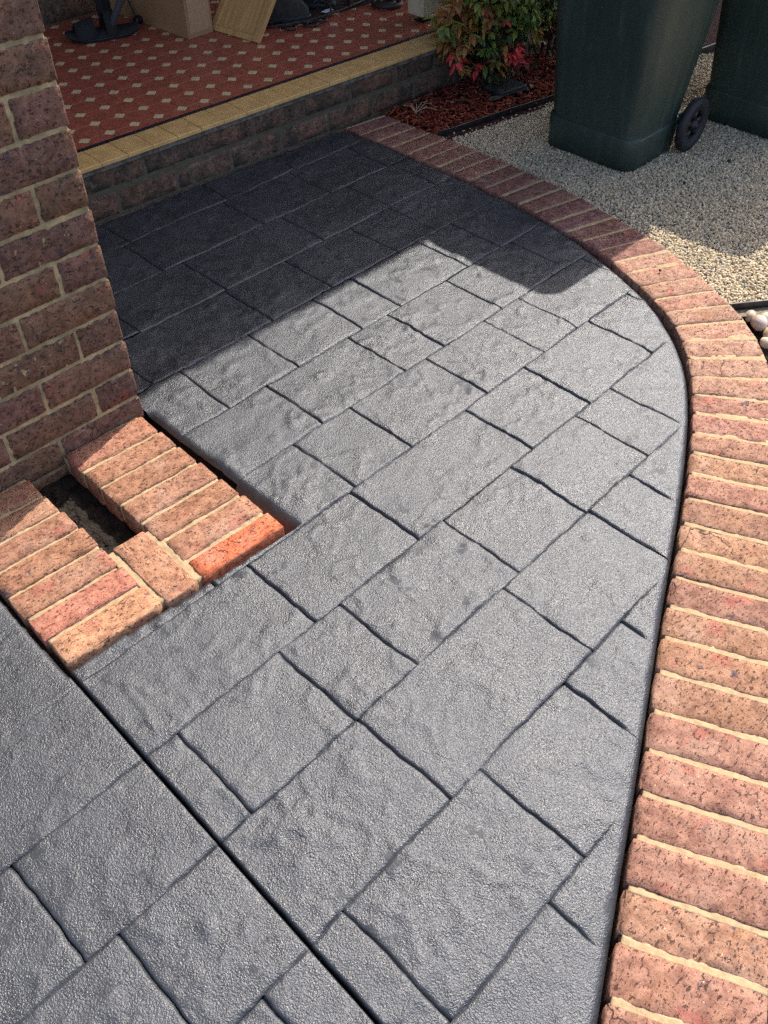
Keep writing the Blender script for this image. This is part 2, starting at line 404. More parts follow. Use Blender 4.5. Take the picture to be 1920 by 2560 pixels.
def tile(k, xa, xb, left_panel, ia, ib):
    y1, y0 = LINES[k], LINES[k + 1]
    step = .0075 if y0 < 1.4 else .010
    xs = ticks(xa, xb, step); ys = ticks(y0, y1, step)
    X, Y = np.meshgrid(xs, ys); U, V = (X - xa) / (xb - xa), (Y - y0) / (y1 - y0)
    da, db, dl, dh = X - xa, xb - X, Y - y0, y1 - Y
    # warp tile borders
    wa = (xe(Y) + .0018 - xa) if ia == 'E' else (0 * Y if ia is None else wob(ia, Y))
    wb = (xe(Y) - .0018 - xb) if ib == 'E' else (0 * Y if ib is None else wob(ib, Y))
    Xw = X + wa * np.clip(1 - da / .12, 0, 1) + wb * np.clip(1 - db / .12, 0, 1)
    off = 100
    Yw = Y + wob(off + k + 1, X, .0028) * np.clip(1 - dl / .1, 0, 1) + wob(off + k, X, .0028) * np.clip(1 - dh / .1, 0, 1)
    x, y = Xw.ravel(), Yw.ravel()
    de = edge_d(x, y); inside = de.copy()
    if not left_panel:
        inside = np.minimum(inside, porch_y(x) - .004 - y)
        ps = np.maximum(x - (PIER_R + .010), pier_y(x) + .001 - y); ps = np.where(y > 1.69, x - .862, ps)
        inside = np.minimum(inside, ps)
    else:
        inside = np.minimum(inside, 1.692 - y)
    ny, nx = X.shape
    idx = np.arange(nx * ny).reshape(ny, nx)
    Q = np.stack([idx[:-1, :-1], idx[:-1, 1:], idx[1:, 1:], idx[1:, :-1]], -1).reshape(-1, 4)
    Q = Q[(inside[Q] > .0004).any(1)]
    if len(Q) == 0: return
    # snap outside vertices to the outline
    for _ in range(3):
        bad = inside < 0
        if not bad.any(): break
        def f(x, y):
            d = edge_d(x, y)
            if not left_panel:
                d = np.minimum(d, porch_y(x) - .004 - y)
                ps = np.maximum(x - (PIER_R + .010), pier_y(x) + .001 - y); ps = np.where(y > 1.69, x - .862, ps); d = np.minimum(d, ps)
            else: d = np.minimum(d, 1.692 - y)
            return d
        e = 1e-4; xb_, yb_ = x[bad], y[bad]; d0 = f(xb_, yb_)
        gx = (f(xb_ + e, yb_) - d0) / e; gy = (f(xb_, yb_ + e) - d0) / e; n2 = np.maximum(gx * gx + gy * gy, .2)
        x[bad] -= d0 * gx / n2 * 1.0; y[bad] -= d0 * gy / n2
        inside = f(x, y)
    de = edge_d(x, y)
    rr = np.random.default_rng(k * 97 + int(1000 * abs(xa)))
    z = relief(x, y) + rr.normal() * .0006 + (U.ravel() - .5) * rr.normal() * .0016 + (V.ravel() - .5) * rr.normal() * .0014
    if left_panel: z = z * (1 - .55 * sstep(.55, .85, y))
    fade = sstep(.012, .05, de)
    gj = (.55 + .45 * rr.random())
    gB = 0
    if ia not in (None, 'E'): gB = gB + groove(da.ravel(), .0080, .0027)
    if ib not in (None, 'E'): gB = gB + groove(db.ravel(), .0080, .0027)
    if ia == 'E': gB = gB - .014 * np.exp(-(da.ravel() / .0014) ** 2)
    if ib == 'E': gB = gB - .014 * np.exp(-(db.ravel() / .0016) ** 2) - .0014 * np.exp(-(db.ravel() / .010) ** 2)
    gA = groove(dl.ravel(), .0040, .0026) + groove(dh.ravel(), .0040, .0026)
    if left_panel and k <= 7: gA = gA * np.where(y > .95, .12, 1.0)
    mod = .7 + .5 * pn(x * 6 + 3, y * 6 + 7)
    z = z + fade * (gB * mod + gA * mod) if (ia != 'E' and ib != 'E') else z + gB + fade * gA * mod
    # rounded, trowelled outer edge
    t = np.clip(1 - de / .019, 0, 1); z = np.where(de < .06, z * (1 - .7 * t), z) - .020 * (1 - np.sqrt(np.clip(1 - t * t, 0, 1)))
    if not left_panel:
        dp = x - (PIER_R + .010); on = (y > pier_y(x) - .004) & (y < 1.69)
        t = np.where(on, np.clip(1 - dp / .030, 0, 1), 0); z = z - .034 * t ** 1.5
        d = np.clip(1 - (porch_y(x) - y) / .02, 0, 1); z = z - .008 * d * d
        strip = (y > 1.1) & (x < PIER_R + .01); z = z - np.where(strip, .001, 0)
    else:
        # the edge beside the plinth is trowelled too
        d = np.clip(1 - (xe(y) - .0045 - x) / .012, 0, 1); z = z - np.where(y > 1.13, .010 * d * d, 0)
    # drop unused vertices
    used = np.unique(Q); remap = -np.ones(nx * ny, int); remap[used] = np.arange(len(used))
    Vv = np.c_[x, y, z][used]; c = Vv.mean(0); c[2] = 0
    me = mesh('stamped_stone', Vv - c, remap[Q], M['path'], True)
    obj('stamped_stone', me, path, loc=c)

for k in range(len(LINES) - 1):
    js = JOINTS[k]; start = .862 if k < 6 else xe((LINES[k] + LINES[k + 1]) / 2)
    js = [j for j in js if j > start + .03]
    bd = [start] + js + [2.60]
    ids = [None if k < 6 else 'E'] + [200 + k * 11 + q for q in range(len(js))] + [None]
    if k >= 6: bd[0] = xe((LINES[k] + LINES[k + 1]) / 2)
    for q in range(len(bd) - 1): tile(k, bd[q], bd[q + 1], False, ids[q], ids[q + 1])
    if k in LEFTJ:
        bl = [-1.3] + LEFTJ[k] + [xe((LINES[k] + LINES[k + 1]) / 2)]
        il = [None] + [600 + k * 11 + q for q in range(len(LEFTJ[k]))] + ['E']
        for q in range(len(bl) - 1): tile(k, bl[q], bl[q + 1], True, il[q], il[q + 1])

# ------------------------------------------------------------------ bricks
def brick_geo(L, W, H, seed, nl=12, nw=5, nh=4, r=.0032, rough=.0014, chip=.0058):
    def tk(h, n): return np.r_[-h, -h + r, np.linspace(-h + r, h - r, n)[1:-1], h - r, h]
    ax = [tk(L / 2, nl), tk(W / 2, nw), tk(H / 2, nh)]
    V = []; F = []; ix = {}
    def vid(i, j, k):
        key = (i, j, k)
        if key not in ix: ix[key] = len(V); V.append((ax[0][i], ax[1][j], ax[2][k]))
        return ix[key]
    n = [len(a) for a in ax]
    for d in range(3):
        a, b = [(1, 2), (2, 0), (0, 1)][d]
        for side in (0, n[d] - 1):
            for i in range(n[a] - 1):
                for j in range(n[b] - 1):
                    q = []
                    for di, dj in ((0, 0), (1, 0), (1, 1), (0, 1)):
                        t = [0, 0, 0]; t[d] = side; t[a] = i + di; t[b] = j + dj; q.append(vid(*t))
                    F.append(tuple(q if side else q[::-1]))
    hv = Vector((L / 2, W / 2, H / 2)); out = []
    for p in V:
        p = Vector(p); q = Vector([max(-hv[i] + r, min(hv[i] - r, p[i])) for i in range(3)]); d = p - q
        nz = sum(1 for i in range(3) if abs(abs(p[i]) - hv[i]) < 1e-6)
        if d.length > 0: d.normalize()
        s = Vector((seed * 3.7, seed * 1.3, seed * 5.1))
        o = q + d * r
        o += d * (mnoise.noise(p * 45 + s) * rough + mnoise.noise(p * 110 + s) * rough * .6)
        if nz >= 2:
            o -= d * max(0, mnoise.noise(p * 38 + s * 1.7) + .15) * chip
        out.append(o)
    return np.array(out), np.array(F)

TONES = [(.30, .135, .078), (.33, .155, .09), (.285, .118, .08), (.31, .13, .088), (.35, .175, .10), (.29, .125, .085), (.32, .145, .078), (.27, .118, .088)]
TONES_OLD = [(.34, .165, .105), (.37, .185, .115), (.32, .14, .10), (.35, .155, .115), (.39, .205, .125), (.33, .15, .11), (.36, .17, .10), (.30, .14, .11)]
def brick_obj(me, parent, loc, rot=(0, 0, 0), tone=None):
    o = obj('brick', me, parent, loc, rot); t = tone or rnd.choice(TONES); k = .88 + .24 * rnd.random()
    o.color = (t[0] * k, t[1] * k, t[2] * k, 1); return o

def mortar_slab(quad, z0, z1, nu, nv, amp=.0018, seed=0):
    """block on four plan corners with a rough top"""
    q = np.array(quad, float); u = np.linspace(0, 1, nu); v = np.linspace(0, 1, nv); U, W_ = np.meshgrid(u, v)
    P = (q[0][None, None] * ((1 - U) * (1 - W_))[..., None] + q[1] * (U * (1 - W_))[..., None] + q[2] * (U * W_)[..., None] + q[3] * ((1 - U) * W_)[..., None])
    z = z1 + amp * fbm(P[..., 0] * 90 + seed, P[..., 1] * 90, 3) + amp * 1.2 * pn(P[..., 0] * 22 + seed, P[..., 1] * 22)
    V = [tuple(p) + (zz,) for p, zz in zip(P.reshape(-1, 2), z.ravel())]; F = []
    for j in range(nv - 1):
        for i in range(nu - 1): F.append((j * nu + i, j * nu + i + 1, (j + 1) * nu + i + 1, (j + 1) * nu + i))
    loop = [i for i in range(nu)] + [j * nu + nu - 1 for j in range(1, nv)] + [(nv - 1) * nu + i for i in range(nu - 2, -1, -1)] + [j * nu for j in range(nv - 2, 0, -1)]
    b = len(V); V += [(V[i][0], V[i][1], z0) for i in loop]; m = len(loop)
    for i in range(m): F.append((loop[i], b + i, b + (i + 1) % m, loop[(i + 1) % m]))
    return V, F

# ---- curved brick edging
edging = empty('brick_edging', (2.3, 1.2, 0), label='curved edging of red-brown bricks on edge round the charcoal path', category='brick edging')
JN = [(2.472, 2.588, -6, .215), (2.470, 2.503, -6, .212), (2.472, 2.417, -5, .212), (2.475, 2.336, -5, .212), (2.472, 2.251, -4, .214), (2.471, 2.173, -4, .216), (2.471, 2.095, -4.5, .214), (2.475, 2.020, -5.8, .212), (2.471, 1.938, -6.2, .212), (2.464, 1.855, -6.6, .213),
      (2.460, 1.776, -8.6, .212), (2.453, 1.695, -10.6, .212), (2.440, 1.615, -13, .214), (2.423, 1.536, -14.8, .214), (2.405, 1.459, -17, .214), (2.396, 1.382, -20.0, .21), (2.378, 1.308, -21.6, .21), (2.355, 1.232, -24.6, .213), (2.322, 1.163, -28.3, .216),
      (2.290, 1.089, -29.6, .213), (2.258, 1.020, -32.5, .208), (2.222, .957, -35.6, .212), (2.180, .897, -38.2, .216), (2.129, .842, -41.0, .22), (2.067, .789, -46.6, .222), (1.999, .736, -51.2, .22), (1.934, .696, -55.8, .22), (1.863, .653, -58.5, .22), (1.793, .614, -61, .22),
      (1.724, .578, -63.6, .22), (1.650, .541, -64.4, .22), (1.571, .504, -65.2, .22), (1.491, .467, -66, .22), (1.412, .430, -66, .22), (1.334, .396, -66, .22), (1.254, .362, -66, .22), (1.176, .327, -65.6, .22), (1.094, .289, -65.4, .22), (1.009, .249, -65.4, .22),
      (.929, .211, -65.5, .22), (.847, .173, -65.6, .22), (.770, .136, -65.8, .22), (.687, .099, -65.8, .22), (.607, .061, -65.6, .22), (.521, .023, -65.5, .22)]
x, y = JN[-1][:2]
for i in range(14):
    x -= .0805; y -= .0369; JN.append((x, y, -65.4, .22))
JN = [(a_, b_, c_, .234 if k_ > 27 else d_) for k_, (a_, b_, c_, d_) in enumerate(JN)]
mq = []
rng2 = random.Random(5)
for i in range(len(JN) - 1):
    a, b = JN[i], JN[i + 1]
    gi = .0016 if 14 < i < 26 else (.0050 if i < 15 else .0036); go = .0028 if 14 < i < 26 else (.0054 if i < 15 else .0040)
    pts = []
    for (jx, jy, an, ln), sg in ((a, 1), (b, -1)):
        d = np.array([math.cos(math.radians(an)), math.sin(math.radians(an))]); s = np.array([d[1], -d[0]]) * sg
        n0 = np.array([jx, jy]) + d * .003; n1 = np.array([jx, jy]) + d * (ln + .004)
        pts.append((n0 + s * gi, n1 + s * go))
    (a0, a1), (b0, b1) = pts
    wid = np.linalg.norm(a0 - b0); wido = np.linalg.norm(a1 - b1)
    if wido > .092:                                   # bricks keep their width, the joint opens outwards
        mid = (a1 + b1) / 2; dv = (a1 - b1) / wido; a1 = mid + dv * .0445; b1 = mid - dv * .0445
    V, F = brick_geo(.215, .078, .105, i + 20)
    u = V[:, 0] / .215 + .5; vv = V[:, 1] / .078 + .5
    xy = (a0 * ((1 - u) * (1 - vv))[:, None] + a1 * (u * (1 - vv))[:, None] + b1 * (u * vv)[:, None] + b0 * ((1 - u) * vv)[:, None])
    # v=0 -> joint a (far), v=1 -> joint b (near); orientation flips handedness
    Vw = np.c_[xy, V[:, 2]]; c = Vw.mean(0)
    Fw = F[:, ::-1]
    zt = .0040 + .0014 * rng2.uniform(-1, 1) - .0525
    me = mesh('brick', Vw - c, Fw, M['brick'], True)
    d = np.array([math.cos(math.radians(a[2])), math.sin(math.radians(a[2]))])
    tone = None
    if i < 17: tone = rng2.choice([(.23, .095, .075), (.26, .105, .075), (.21, .09, .08), (.25, .11, .08)])  # far bricks lie in shade; darker tones put that shade into their colour
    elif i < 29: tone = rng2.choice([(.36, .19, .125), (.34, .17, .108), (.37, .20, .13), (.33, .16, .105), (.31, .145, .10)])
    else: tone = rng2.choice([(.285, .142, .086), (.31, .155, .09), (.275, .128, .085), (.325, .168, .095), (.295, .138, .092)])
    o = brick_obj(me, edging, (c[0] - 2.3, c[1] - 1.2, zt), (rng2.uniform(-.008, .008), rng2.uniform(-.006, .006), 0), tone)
for i, (jx, jy, an, ln) in enumerate(JN):
    d = np.array([math.cos(math.radians(an)), math.sin(math.radians(an))]); s = np.array([d[1], -d[0]])
    c0 = np.array([jx, jy]) + d * .010; c1 = np.array([jx, jy]) + d * (ln + .002)
    wo = .008 if not (15 < i < 29) else .018
    p = np.array([2.3, 1.2])
    mq.append(mortar_slab([c0 - s * .0085 - p, c1 - s * wo - p, c1 + s * wo - p, c0 + s * .0085 - p], -.09, .0026, 34, 5, .0010, i))
V, F = merge(*mq); obj('mortar', mesh('mortar', V, F, M['mortar'], True), edging)

# ---- low plinth with a slot in it
plinth = empty('brick_plinth', (.56, 1.4, 0), label='low sunlit brick plinth with a slot in it at the foot of the wall', category='brick plinth')
RY = [1.6975, 1.606, 1.528, 1.444, 1.361, 1.2795, 1.192, 1.1205]
LY = [1.6975, 1.6185, 1.5425, 1.463, 1.382, 1.300, 1.222, 1.139]
V0 = [mesh('brick', *brick_geo(.226, .071, .11, 60 + i), M['brick'], True) for i in range(5)]
ptone = {('R', 6): (.47, .115, .045), ('L', 5): (.38, .14, .088), ('L', 6): (.43, .21, .11), ('R', 0): (.35, .15, .085)}
for side, ys, xc in (('R', RY, (PIER_R + .607) / 2), ('L', LY, (PIER_L + .506) / 2)):
    for i in range(7):
        yc = (ys[i] + ys[i + 1]) / 2; o = brick_obj(V0[(i * 2 + (side == 'L')) % 5], plinth, (xc - .56 + rnd.uniform(-.002, .002), yc - 1.4, PIER_Z - .055 + rnd.uniform(-.0015, .0015)), (rnd.uniform(-.01, .01), 0, -.055 + rnd.uniform(-.01, .01)), ptone.get((side, i), rnd.choice(TONES[:2] + [TONES[4], TONES[6]])))
        o.scale = (1, (ys[i] - ys[i + 1] - .0095) / .071, 1)
hb = mesh('brick', *brick_geo(.215, .082, .11, 71), M['brick'], True)
o = brick_obj(hb, plinth, (.557 - .56, 1.238 - 1.4, PIER_Z - .055), (0, 0, math.pi / 2 - .03), (.38, .18, .10))
p = np.array([.56, 1.4])
def q4(x0, x1, yl, yr, yl2, yr2): return [np.array([x0, yl]) - p, np.array([x1, yr]) - p, np.array([x1, yr2]) - p, np.array([x0, yl2]) - p]
vf = merge(mortar_slab(q4(.612, .829, 1.14, 1.122, 1.697, 1.697), -.09, PIER_Z - .0048, 40, 90, .0018, 3),
           mortar_slab(q4(.284, .502, 1.156, 1.142, 1.697, 1.697), -.09, PIER_Z - .0048, 40, 90, .0018, 9),
           mortar_slab(q4(.498, .616, 1.145, 1.138, 1.342, 1.335), -.09, PIER_Z - .0040, 24, 34, .002, 5))
obj('mortar', mesh('mortar', *vf, M['mortar'], True), plinth)
# soil at the bottom of the slot
Vs = []; n = 26
for j in range(n):
    for i in range(12):
        X = .500 + .120 * i / 11; Y = 1.33 + .37 * j / (n - 1); Vs.append((X, Y, -.052 + .010 * float(fbm(np.array(X * 30), np.array(Y * 30), 4)) + (.012 if i in (0, 11) else 0)))
obj('soil', mesh('soil', Vs, [(j * 12 + i, j * 12 + i + 1, j * 12 + i + 13, j * 12 + i + 12) for j in range(n - 1) for i in range(11)], M['soil'], False), kind='stuff', label='dark dry soil at the bottom of the plinth slot', category='soil')

# ---- wing wall
WX, WY, WT = .853, 1.70, .23
wall = empty('brick_wall', (WX, WY, 0), label='dark brick wall with cream mortar standing in shade at the left', category='wall')
VS = [mesh('brick', *brick_geo(.2325, .11, .0785, 80 + i), M['brick_wall'], True) for i in range(6)]
VH = [mesh('brick', *brick_geo(.110, .11, .0765, 90 + i, nl=7), M['brick_wall'], True) for i in range(3)]
VE = [mesh('brick', *brick_geo(.112, .230, .0785, 95 + i, nl=7, nw=12), M['brick_wall'], True) for i in range(3)]
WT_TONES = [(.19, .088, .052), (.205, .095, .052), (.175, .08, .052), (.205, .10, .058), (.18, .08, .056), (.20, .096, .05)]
pitch = .0866
for c in range(-2, 28):
    zc = .060 + c * pitch + pitch / 2; head = (c % 2 == 0); hw = -.55
    if head:
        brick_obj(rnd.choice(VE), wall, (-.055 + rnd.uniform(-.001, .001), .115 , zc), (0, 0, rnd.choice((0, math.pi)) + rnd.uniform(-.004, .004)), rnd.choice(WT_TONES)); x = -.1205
    else:
        x = 0.0
    first = True
    while x - .23 > -1.75:
        for face in ((0,) if not (first and not head) else (0, 1)):
            yy = .055 if face == 0 else WT - .055
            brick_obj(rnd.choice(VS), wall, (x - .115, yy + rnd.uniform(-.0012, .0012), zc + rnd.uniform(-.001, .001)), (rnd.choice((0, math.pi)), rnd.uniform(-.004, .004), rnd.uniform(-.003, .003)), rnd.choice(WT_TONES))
        x -= .2405; first = False
# mortar core, a rough sheet just behind the brick faces, closed at the end and back
nx, nz = 230, 300
xs = np.r_[np.linspace(-1.72, -.55, 60), np.linspace(-.55, -.004, 170)]; zs = np.r_[np.linspace(-.12, 1.1, 240), np.linspace(1.1, 2.44, 60)]
X, Z = np.meshgrid(xs, zs); Yf = .0026 + .0022 * fbm(X * 60, Z * 60, 3) ; n0 = len(xs)
V = [tuple(q) for q in np.c_[X.ravel(), Yf.ravel(), Z.ravel()]]
F = [(j * n0 + i, j * n0 + i + 1, (j + 1) * n0 + i + 1, (j + 1) * n0 + i) for j in range(len(zs) - 1) for i in range(n0 - 1)]
b = len(V)
for j, z in enumerate(zs): V.append((-.004, WT - .004, z))
for j in range(len(zs) - 1): F.append((j * n0 + n0 - 1, b + j, b + j + 1, (j + 1) * n0 + n0 - 1))
b2 = len(V); V += [(-1.72, WT - .004, zs[0]), (-1.72, WT - .004, zs[-1])]
F.append((b2, b2 + 1, b + len(zs) - 1, b)); F.append((b2, 0, (len(zs) - 1) * n0, b2 + 1)); F.append(tuple([(len(zs) - 1) * n0, (len(zs) - 1) * n0 + n0 - 1, b + len(zs) - 1, b2 + 1]))
obj('mortar', mesh('mortar', V, F, M['mortar_wall'], True), wall)

# ------------------------------------------------------------------ porch
PR = -.045; PX, PY, PZ = 1.35, 2.655, .195
def pw(s, t): # porch coordinates: s along the front, t inwards
    return (PX + s * math.cos(PR) - t * math.sin(PR), PY + s * math.sin(PR) + t * math.cos(PR))
porch = empty('porch', (PX, PY, 0), label='raised porch with red octagon floor tiles and yellow edge tiles', category='porch')
porch.rotation_euler = (0, 0, PR)
V, F = boxvf(-2.6, 2.05, .03, 1.4, -.12, PZ - .018); obj('slab', mesh('slab', V, F, M['grout_dark']), porch)
V, F = boxvf(-2.6, 2.05, .118, 1.4, PZ - .017, PZ - .0025); obj('grout_bed', mesh('grout_bed', V, F, M['grout']), porch)
# riser bricks, two and a bit courses
VR = [mesh('brick', *brick_geo(.230, .09, .076, 110 + i, rough=.002), M['brick_grimy'], True) for i in range(5)]
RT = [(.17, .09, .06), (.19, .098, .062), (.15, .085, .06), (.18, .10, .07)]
for c in range(-1, 2):
    z = .042 + c * .086 + (.008 if c == 1 else 0); x = -.62 + (.12 if c % 2 else 0)
    while x < 2.05:
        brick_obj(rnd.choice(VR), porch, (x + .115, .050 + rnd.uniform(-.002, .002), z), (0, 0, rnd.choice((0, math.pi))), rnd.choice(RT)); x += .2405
nxs = np.linspace(-.7, 2.05, 330); nzs = np.linspace(-.12, PZ - .012, 60); X, Z = np.meshgrid(nxs, nzs)
Yf = .0080 + .0022 * fbm(X * 40, Z * 40, 4, .6) - .008 * sstep(.155, .175, Z); m = len(nxs)
obj('mortar', mesh('mortar', np.c_[X.ravel(), Yf.ravel(), Z.ravel()], np.array([(j * m + i, j * m + i + 1, (j + 1) * m + i + 1, (j + 1) * m + i) for j in range(59) for i in range(m - 1)]), M['mortar_grimy'], True), porch)
# bedding strip under the nosing tiles
V, F = mortar_slab([(-.7, -.001), (2.05, -.001), (2.05, .03), (-.7, .03)], PZ - .030, PZ - .0135, 300, 3, .001)
V = [(a, b + .004 * float(pn(np.array(a * 25), np.array(3.3))) * (1 if b < .01 else 0), c) for a, b, c in V]
obj('bedding', mesh('bedding', V, F, M['grout_dark']), porch)
def chamfer_poly(pts, h, c=.0012):
    pts = np.array(pts); n = len(pts); cen = pts.mean(0); inn = cen + (pts - cen) * (1 - c / np.linalg.norm(pts - cen, axis=1).mean())
    V = [(x, y, 0) for x, y in pts] + [(x, y, h - c) for x, y in pts] + [(x, y, h) for x, y in inn]; F = []
    for k in range(2):
        for i in range(n): F.append((k * n + i, k * n + (i + 1) % n, (k + 1) * n + (i + 1) % n, (k + 1) * n + i))
    F.append(tuple(2 * n + i for i in range(n))); return V, F
ms = mesh('nosing_tile', *chamfer_poly([(-.0492, -.006), (.0492, -.006), (.0492, .117), (-.0492, .117)], .013, .002), M['tile_yellow'])
mst = mesh('strip_tile', *chamfer_poly([(-.0742, 0), (.0742, 0), (.0742, .0205), (-.0742, .0205)], .013), M['tile_black'])
s = -.60 + .005
while s < 2.02:
    obj('nosing_tile', ms, porch, (s, 0, PZ - .013 + rnd.uniform(-.0004, .0004))); s += .1003
s = -.6
while s < 2.0:
    obj('strip_tile', mst, porch, (s, .1185, PZ - .013)); s += .15
OP = .1010; a = .0255 / 2 * 1.22; h = OP / 2 - .0006; e = a * 1.0
# squares set on their corners aligned with the grid, octagons between
sq = .0148
octp = []
hh = OP / 2; cut = .0238
g_ = .0007
for sx, sy in ((1, 1),):
    pass
octp = [(hh - g_, -hh + cut), (hh - g_, hh - cut), (hh - cut, hh - g_), (-hh + cut, hh - g_), (-hh + g_, hh - cut), (-hh + g_, -hh + cut), (-hh + cut, -hh + g_), (hh - cut, -hh + g_)]
mo = mesh('floor_tile', *chamfer_poly(octp, .013, .0008), M['tile_red'])
md = mesh('inset_tile', *chamfer_poly([(cut - g_ * 1.6, 0), (0, cut - g_ * 1.6), (-cut + g_ * 1.6, 0), (0, -cut + g_ * 1.6)], .013, .0008), M['tile_cream'])
mh = mesh('floor_tile', *chamfer_poly([(hh - g_, .004), (hh - g_, hh - cut), (hh - cut, hh - g_), (-hh + cut, hh - g_), (-hh + g_, hh - cut), (-hh + g_, .004)], .013, .0008), M['tile_red'])
Mi = camo.matrix_world.inverted()
def on_screen(x, y, z, m=.08):
    q = Mi @ Vector((x, y, z)); 
    if q.z > -.1: return False
    u = q.x / -q.z * 41.077 / 36; v_ = q.y / -q.z * 41.077 / 36
    return abs(u) < .5 + m and abs(v_) < .6667 + m
i0 = -9
T0 = .186                                    # first dot row
for j in range(-1, 14):
    for i in range(-9, 26):
        s = .104 + i * OP; t = T0 + j * OP + 0
        # dot at lattice node; octagon centred half a cell away
        X, Y = pw(s, t)
        if j >= 0 and on_screen(X, Y, PZ) and X > .92 and s < 2.03:
            obj('inset_tile', md, porch, (s, t, PZ - .013 + rnd.uniform(-.0003, .0003)))
        so_, to_ = s + OP / 2, t + OP / 2
        X, Y = pw(so_, to_)
        if on_screen(X, Y, PZ) and X > .92 and so_ < 2.03:
            obj('floor_tile', mo if j >= 0 else mh, porch, (so_, to_ if j >= 0 else to_, PZ - .013 + rnd.uniform(-.0004, .0004)))

# ---- house wall at the back of the porch
hw = empty('house_wall', (1.9, 3.95, 0), label='dark brick house wall at the back of the porch', category='wall')
HB = [mesh('brick', *brick_geo(.230, .09, .0765, 130 + i), M['brick_grimy'], True) for i in range(3)]
for c in range(0, 6):
    x = -.45 + (.12 if c % 2 else 0)
    while x < 1.6:
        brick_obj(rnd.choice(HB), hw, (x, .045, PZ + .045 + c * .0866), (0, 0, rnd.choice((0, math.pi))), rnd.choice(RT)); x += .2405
V, F = boxvf(-4.0, 5.5, .004, .2, -.1, 2.9); obj('mortar', mesh('mortar', V, F, M['mortar_grimy']), hw)

# ---- porch roof (its gutter line throws the soft shade edge over the path)
roof = empty('porch_roof', (3, 3.2, 2.6), label='flat porch roof with gutter above the porch', category='roof')
GE = 2.41
V, F = boxvf(-4.2, 5.0, GE + .12 - 3.2, 1.2, .02, .12); obj('soffit', mesh('soffit', V, F, M['roof']), roof)
V, F = boxvf(-4.2, 5.0, GE - 3.2, GE + .12 - 3.2, 0, .11); obj('gutter', mesh('gutter', V, F, M['cream_paint']), roof)

# ---- porch post on a stirrup
post = empty('porch_post', (3.20, 2.835, PZ), label='cream painted porch post standing on a short black stirrup', category='post')
V, F = loft([(.028, -.046, .046, -.046, .046, .006), (.034, -.048, .048, -.048, .048, .008), (2.38, -.048, .048, -.048, .048, .008)], 3); obj('shaft', mesh('shaft', V, F, M['cream_paint']), post)
V, F = loft([(0, -.03, .03, -.03, .03, .004), (.003, -.03, .03, -.03, .03, .004), (.004, -.012, .012, -.012, .012, .003), (.03, -.012, .012, -.012, .012, .003)], 2); obj('stirrup', mesh('stirrup', V, F, M['black_plastic']), post)

# ------------------------------------------------------------------ gravel, mulch, edging strips
def bed(name, poly, z, mat, **kw):
    return obj(name, mesh(name, [(x, y, z) for x, y in poly], [tuple(range(len(poly)))], mat), **kw)
E1 = [(2.700, 2.283), (2.875, 2.253), (3.061, 2.219), (3.292, 2.179), (3.8, 2.09), (5.2, 1.84)]
E2 = [(2.395, .840), (2.505, .762), (2.9, .49), (3.6, .02)]
def strip(name, pts, z0, z1, th, **kw):
    P = resample(np.array(pts), .03); T = np.gradient(P, axis=0); T /= np.linalg.norm(T, axis=1)[:, None]; N = np.c_[-T[:, 1], T[:, 0]]
    V = []; F = []
    for i, (p_, n_) in enumerate(zip(P, N)):
        wv = .003 * float(pn(np.array(p_[0] * 6), np.array(p_[1] * 6))); zz = .003 * float(pn(np.array(p_[0] * 5 + 9), np.array(1.5)))
        a_ = p_ + n_ * (th / 2 + wv); b_ = p_ - n_ * (th / 2 - wv)
        V += [(a_[0], a_[1], z0), (a_[0], a_[1], z1 + zz - .001), (a_[0] * .75 + b_[0] * .25, a_[1] * .75 + b_[1] * .25, z1 + zz), (a_[0] * .25 + b_[0] * .75, a_[1] * .25 + b_[1] * .75, z1 + zz), (b_[0], b_[1], z1 + zz - .001), (b_[0], b_[1], z0)]
    for i in range(len(P) - 1):
        for k in range(5): F.append((i * 6 + k, i * 6 + k + 1, i * 6 + k + 7, i * 6 + k + 6))
    F.append((0, 1, 2, 3, 4, 5)); F.append(tuple((len(P) - 1) * 6 + k for k in range(6))[::-1])
    return obj(name, mesh(name, V, F, M['black_plastic'], False), **kw)
strip('garden_edging', E1, -.08, .016, .007, label='black plastic garden edging between red mulch and gravel', category='edging')
strip('garden_edging', E2, -.08, .004, .006, label='black plastic garden edging between gravel and river pebbles', category='edging')
GB = [(2.60, 2.45), (5.2, 1.95), (5.2, -1.0), (3.6, -.02), (2.3, .86), (2.2, .9), (2.40, 1.2), (2.52, 1.6), (2.56, 2.0)]
bed('gravel_bed', GB, -.022, M['gravel_bed'], kind='structure')
bed('mulch_bed', [(2.60, 2.62), (2.66, 2.25), (5.2, 1.85), (5.2, 2.75)], -.010, M['mulch_bed'], kind='structure')
bed('pebble_bed', [(2.2, .80), (2.5, .755), (3.6, 0.0), (3.6, -1.2), (.3, -1.2), (.0, -.5), (1.0, .0)], -.075, M['soil'], kind='structure')

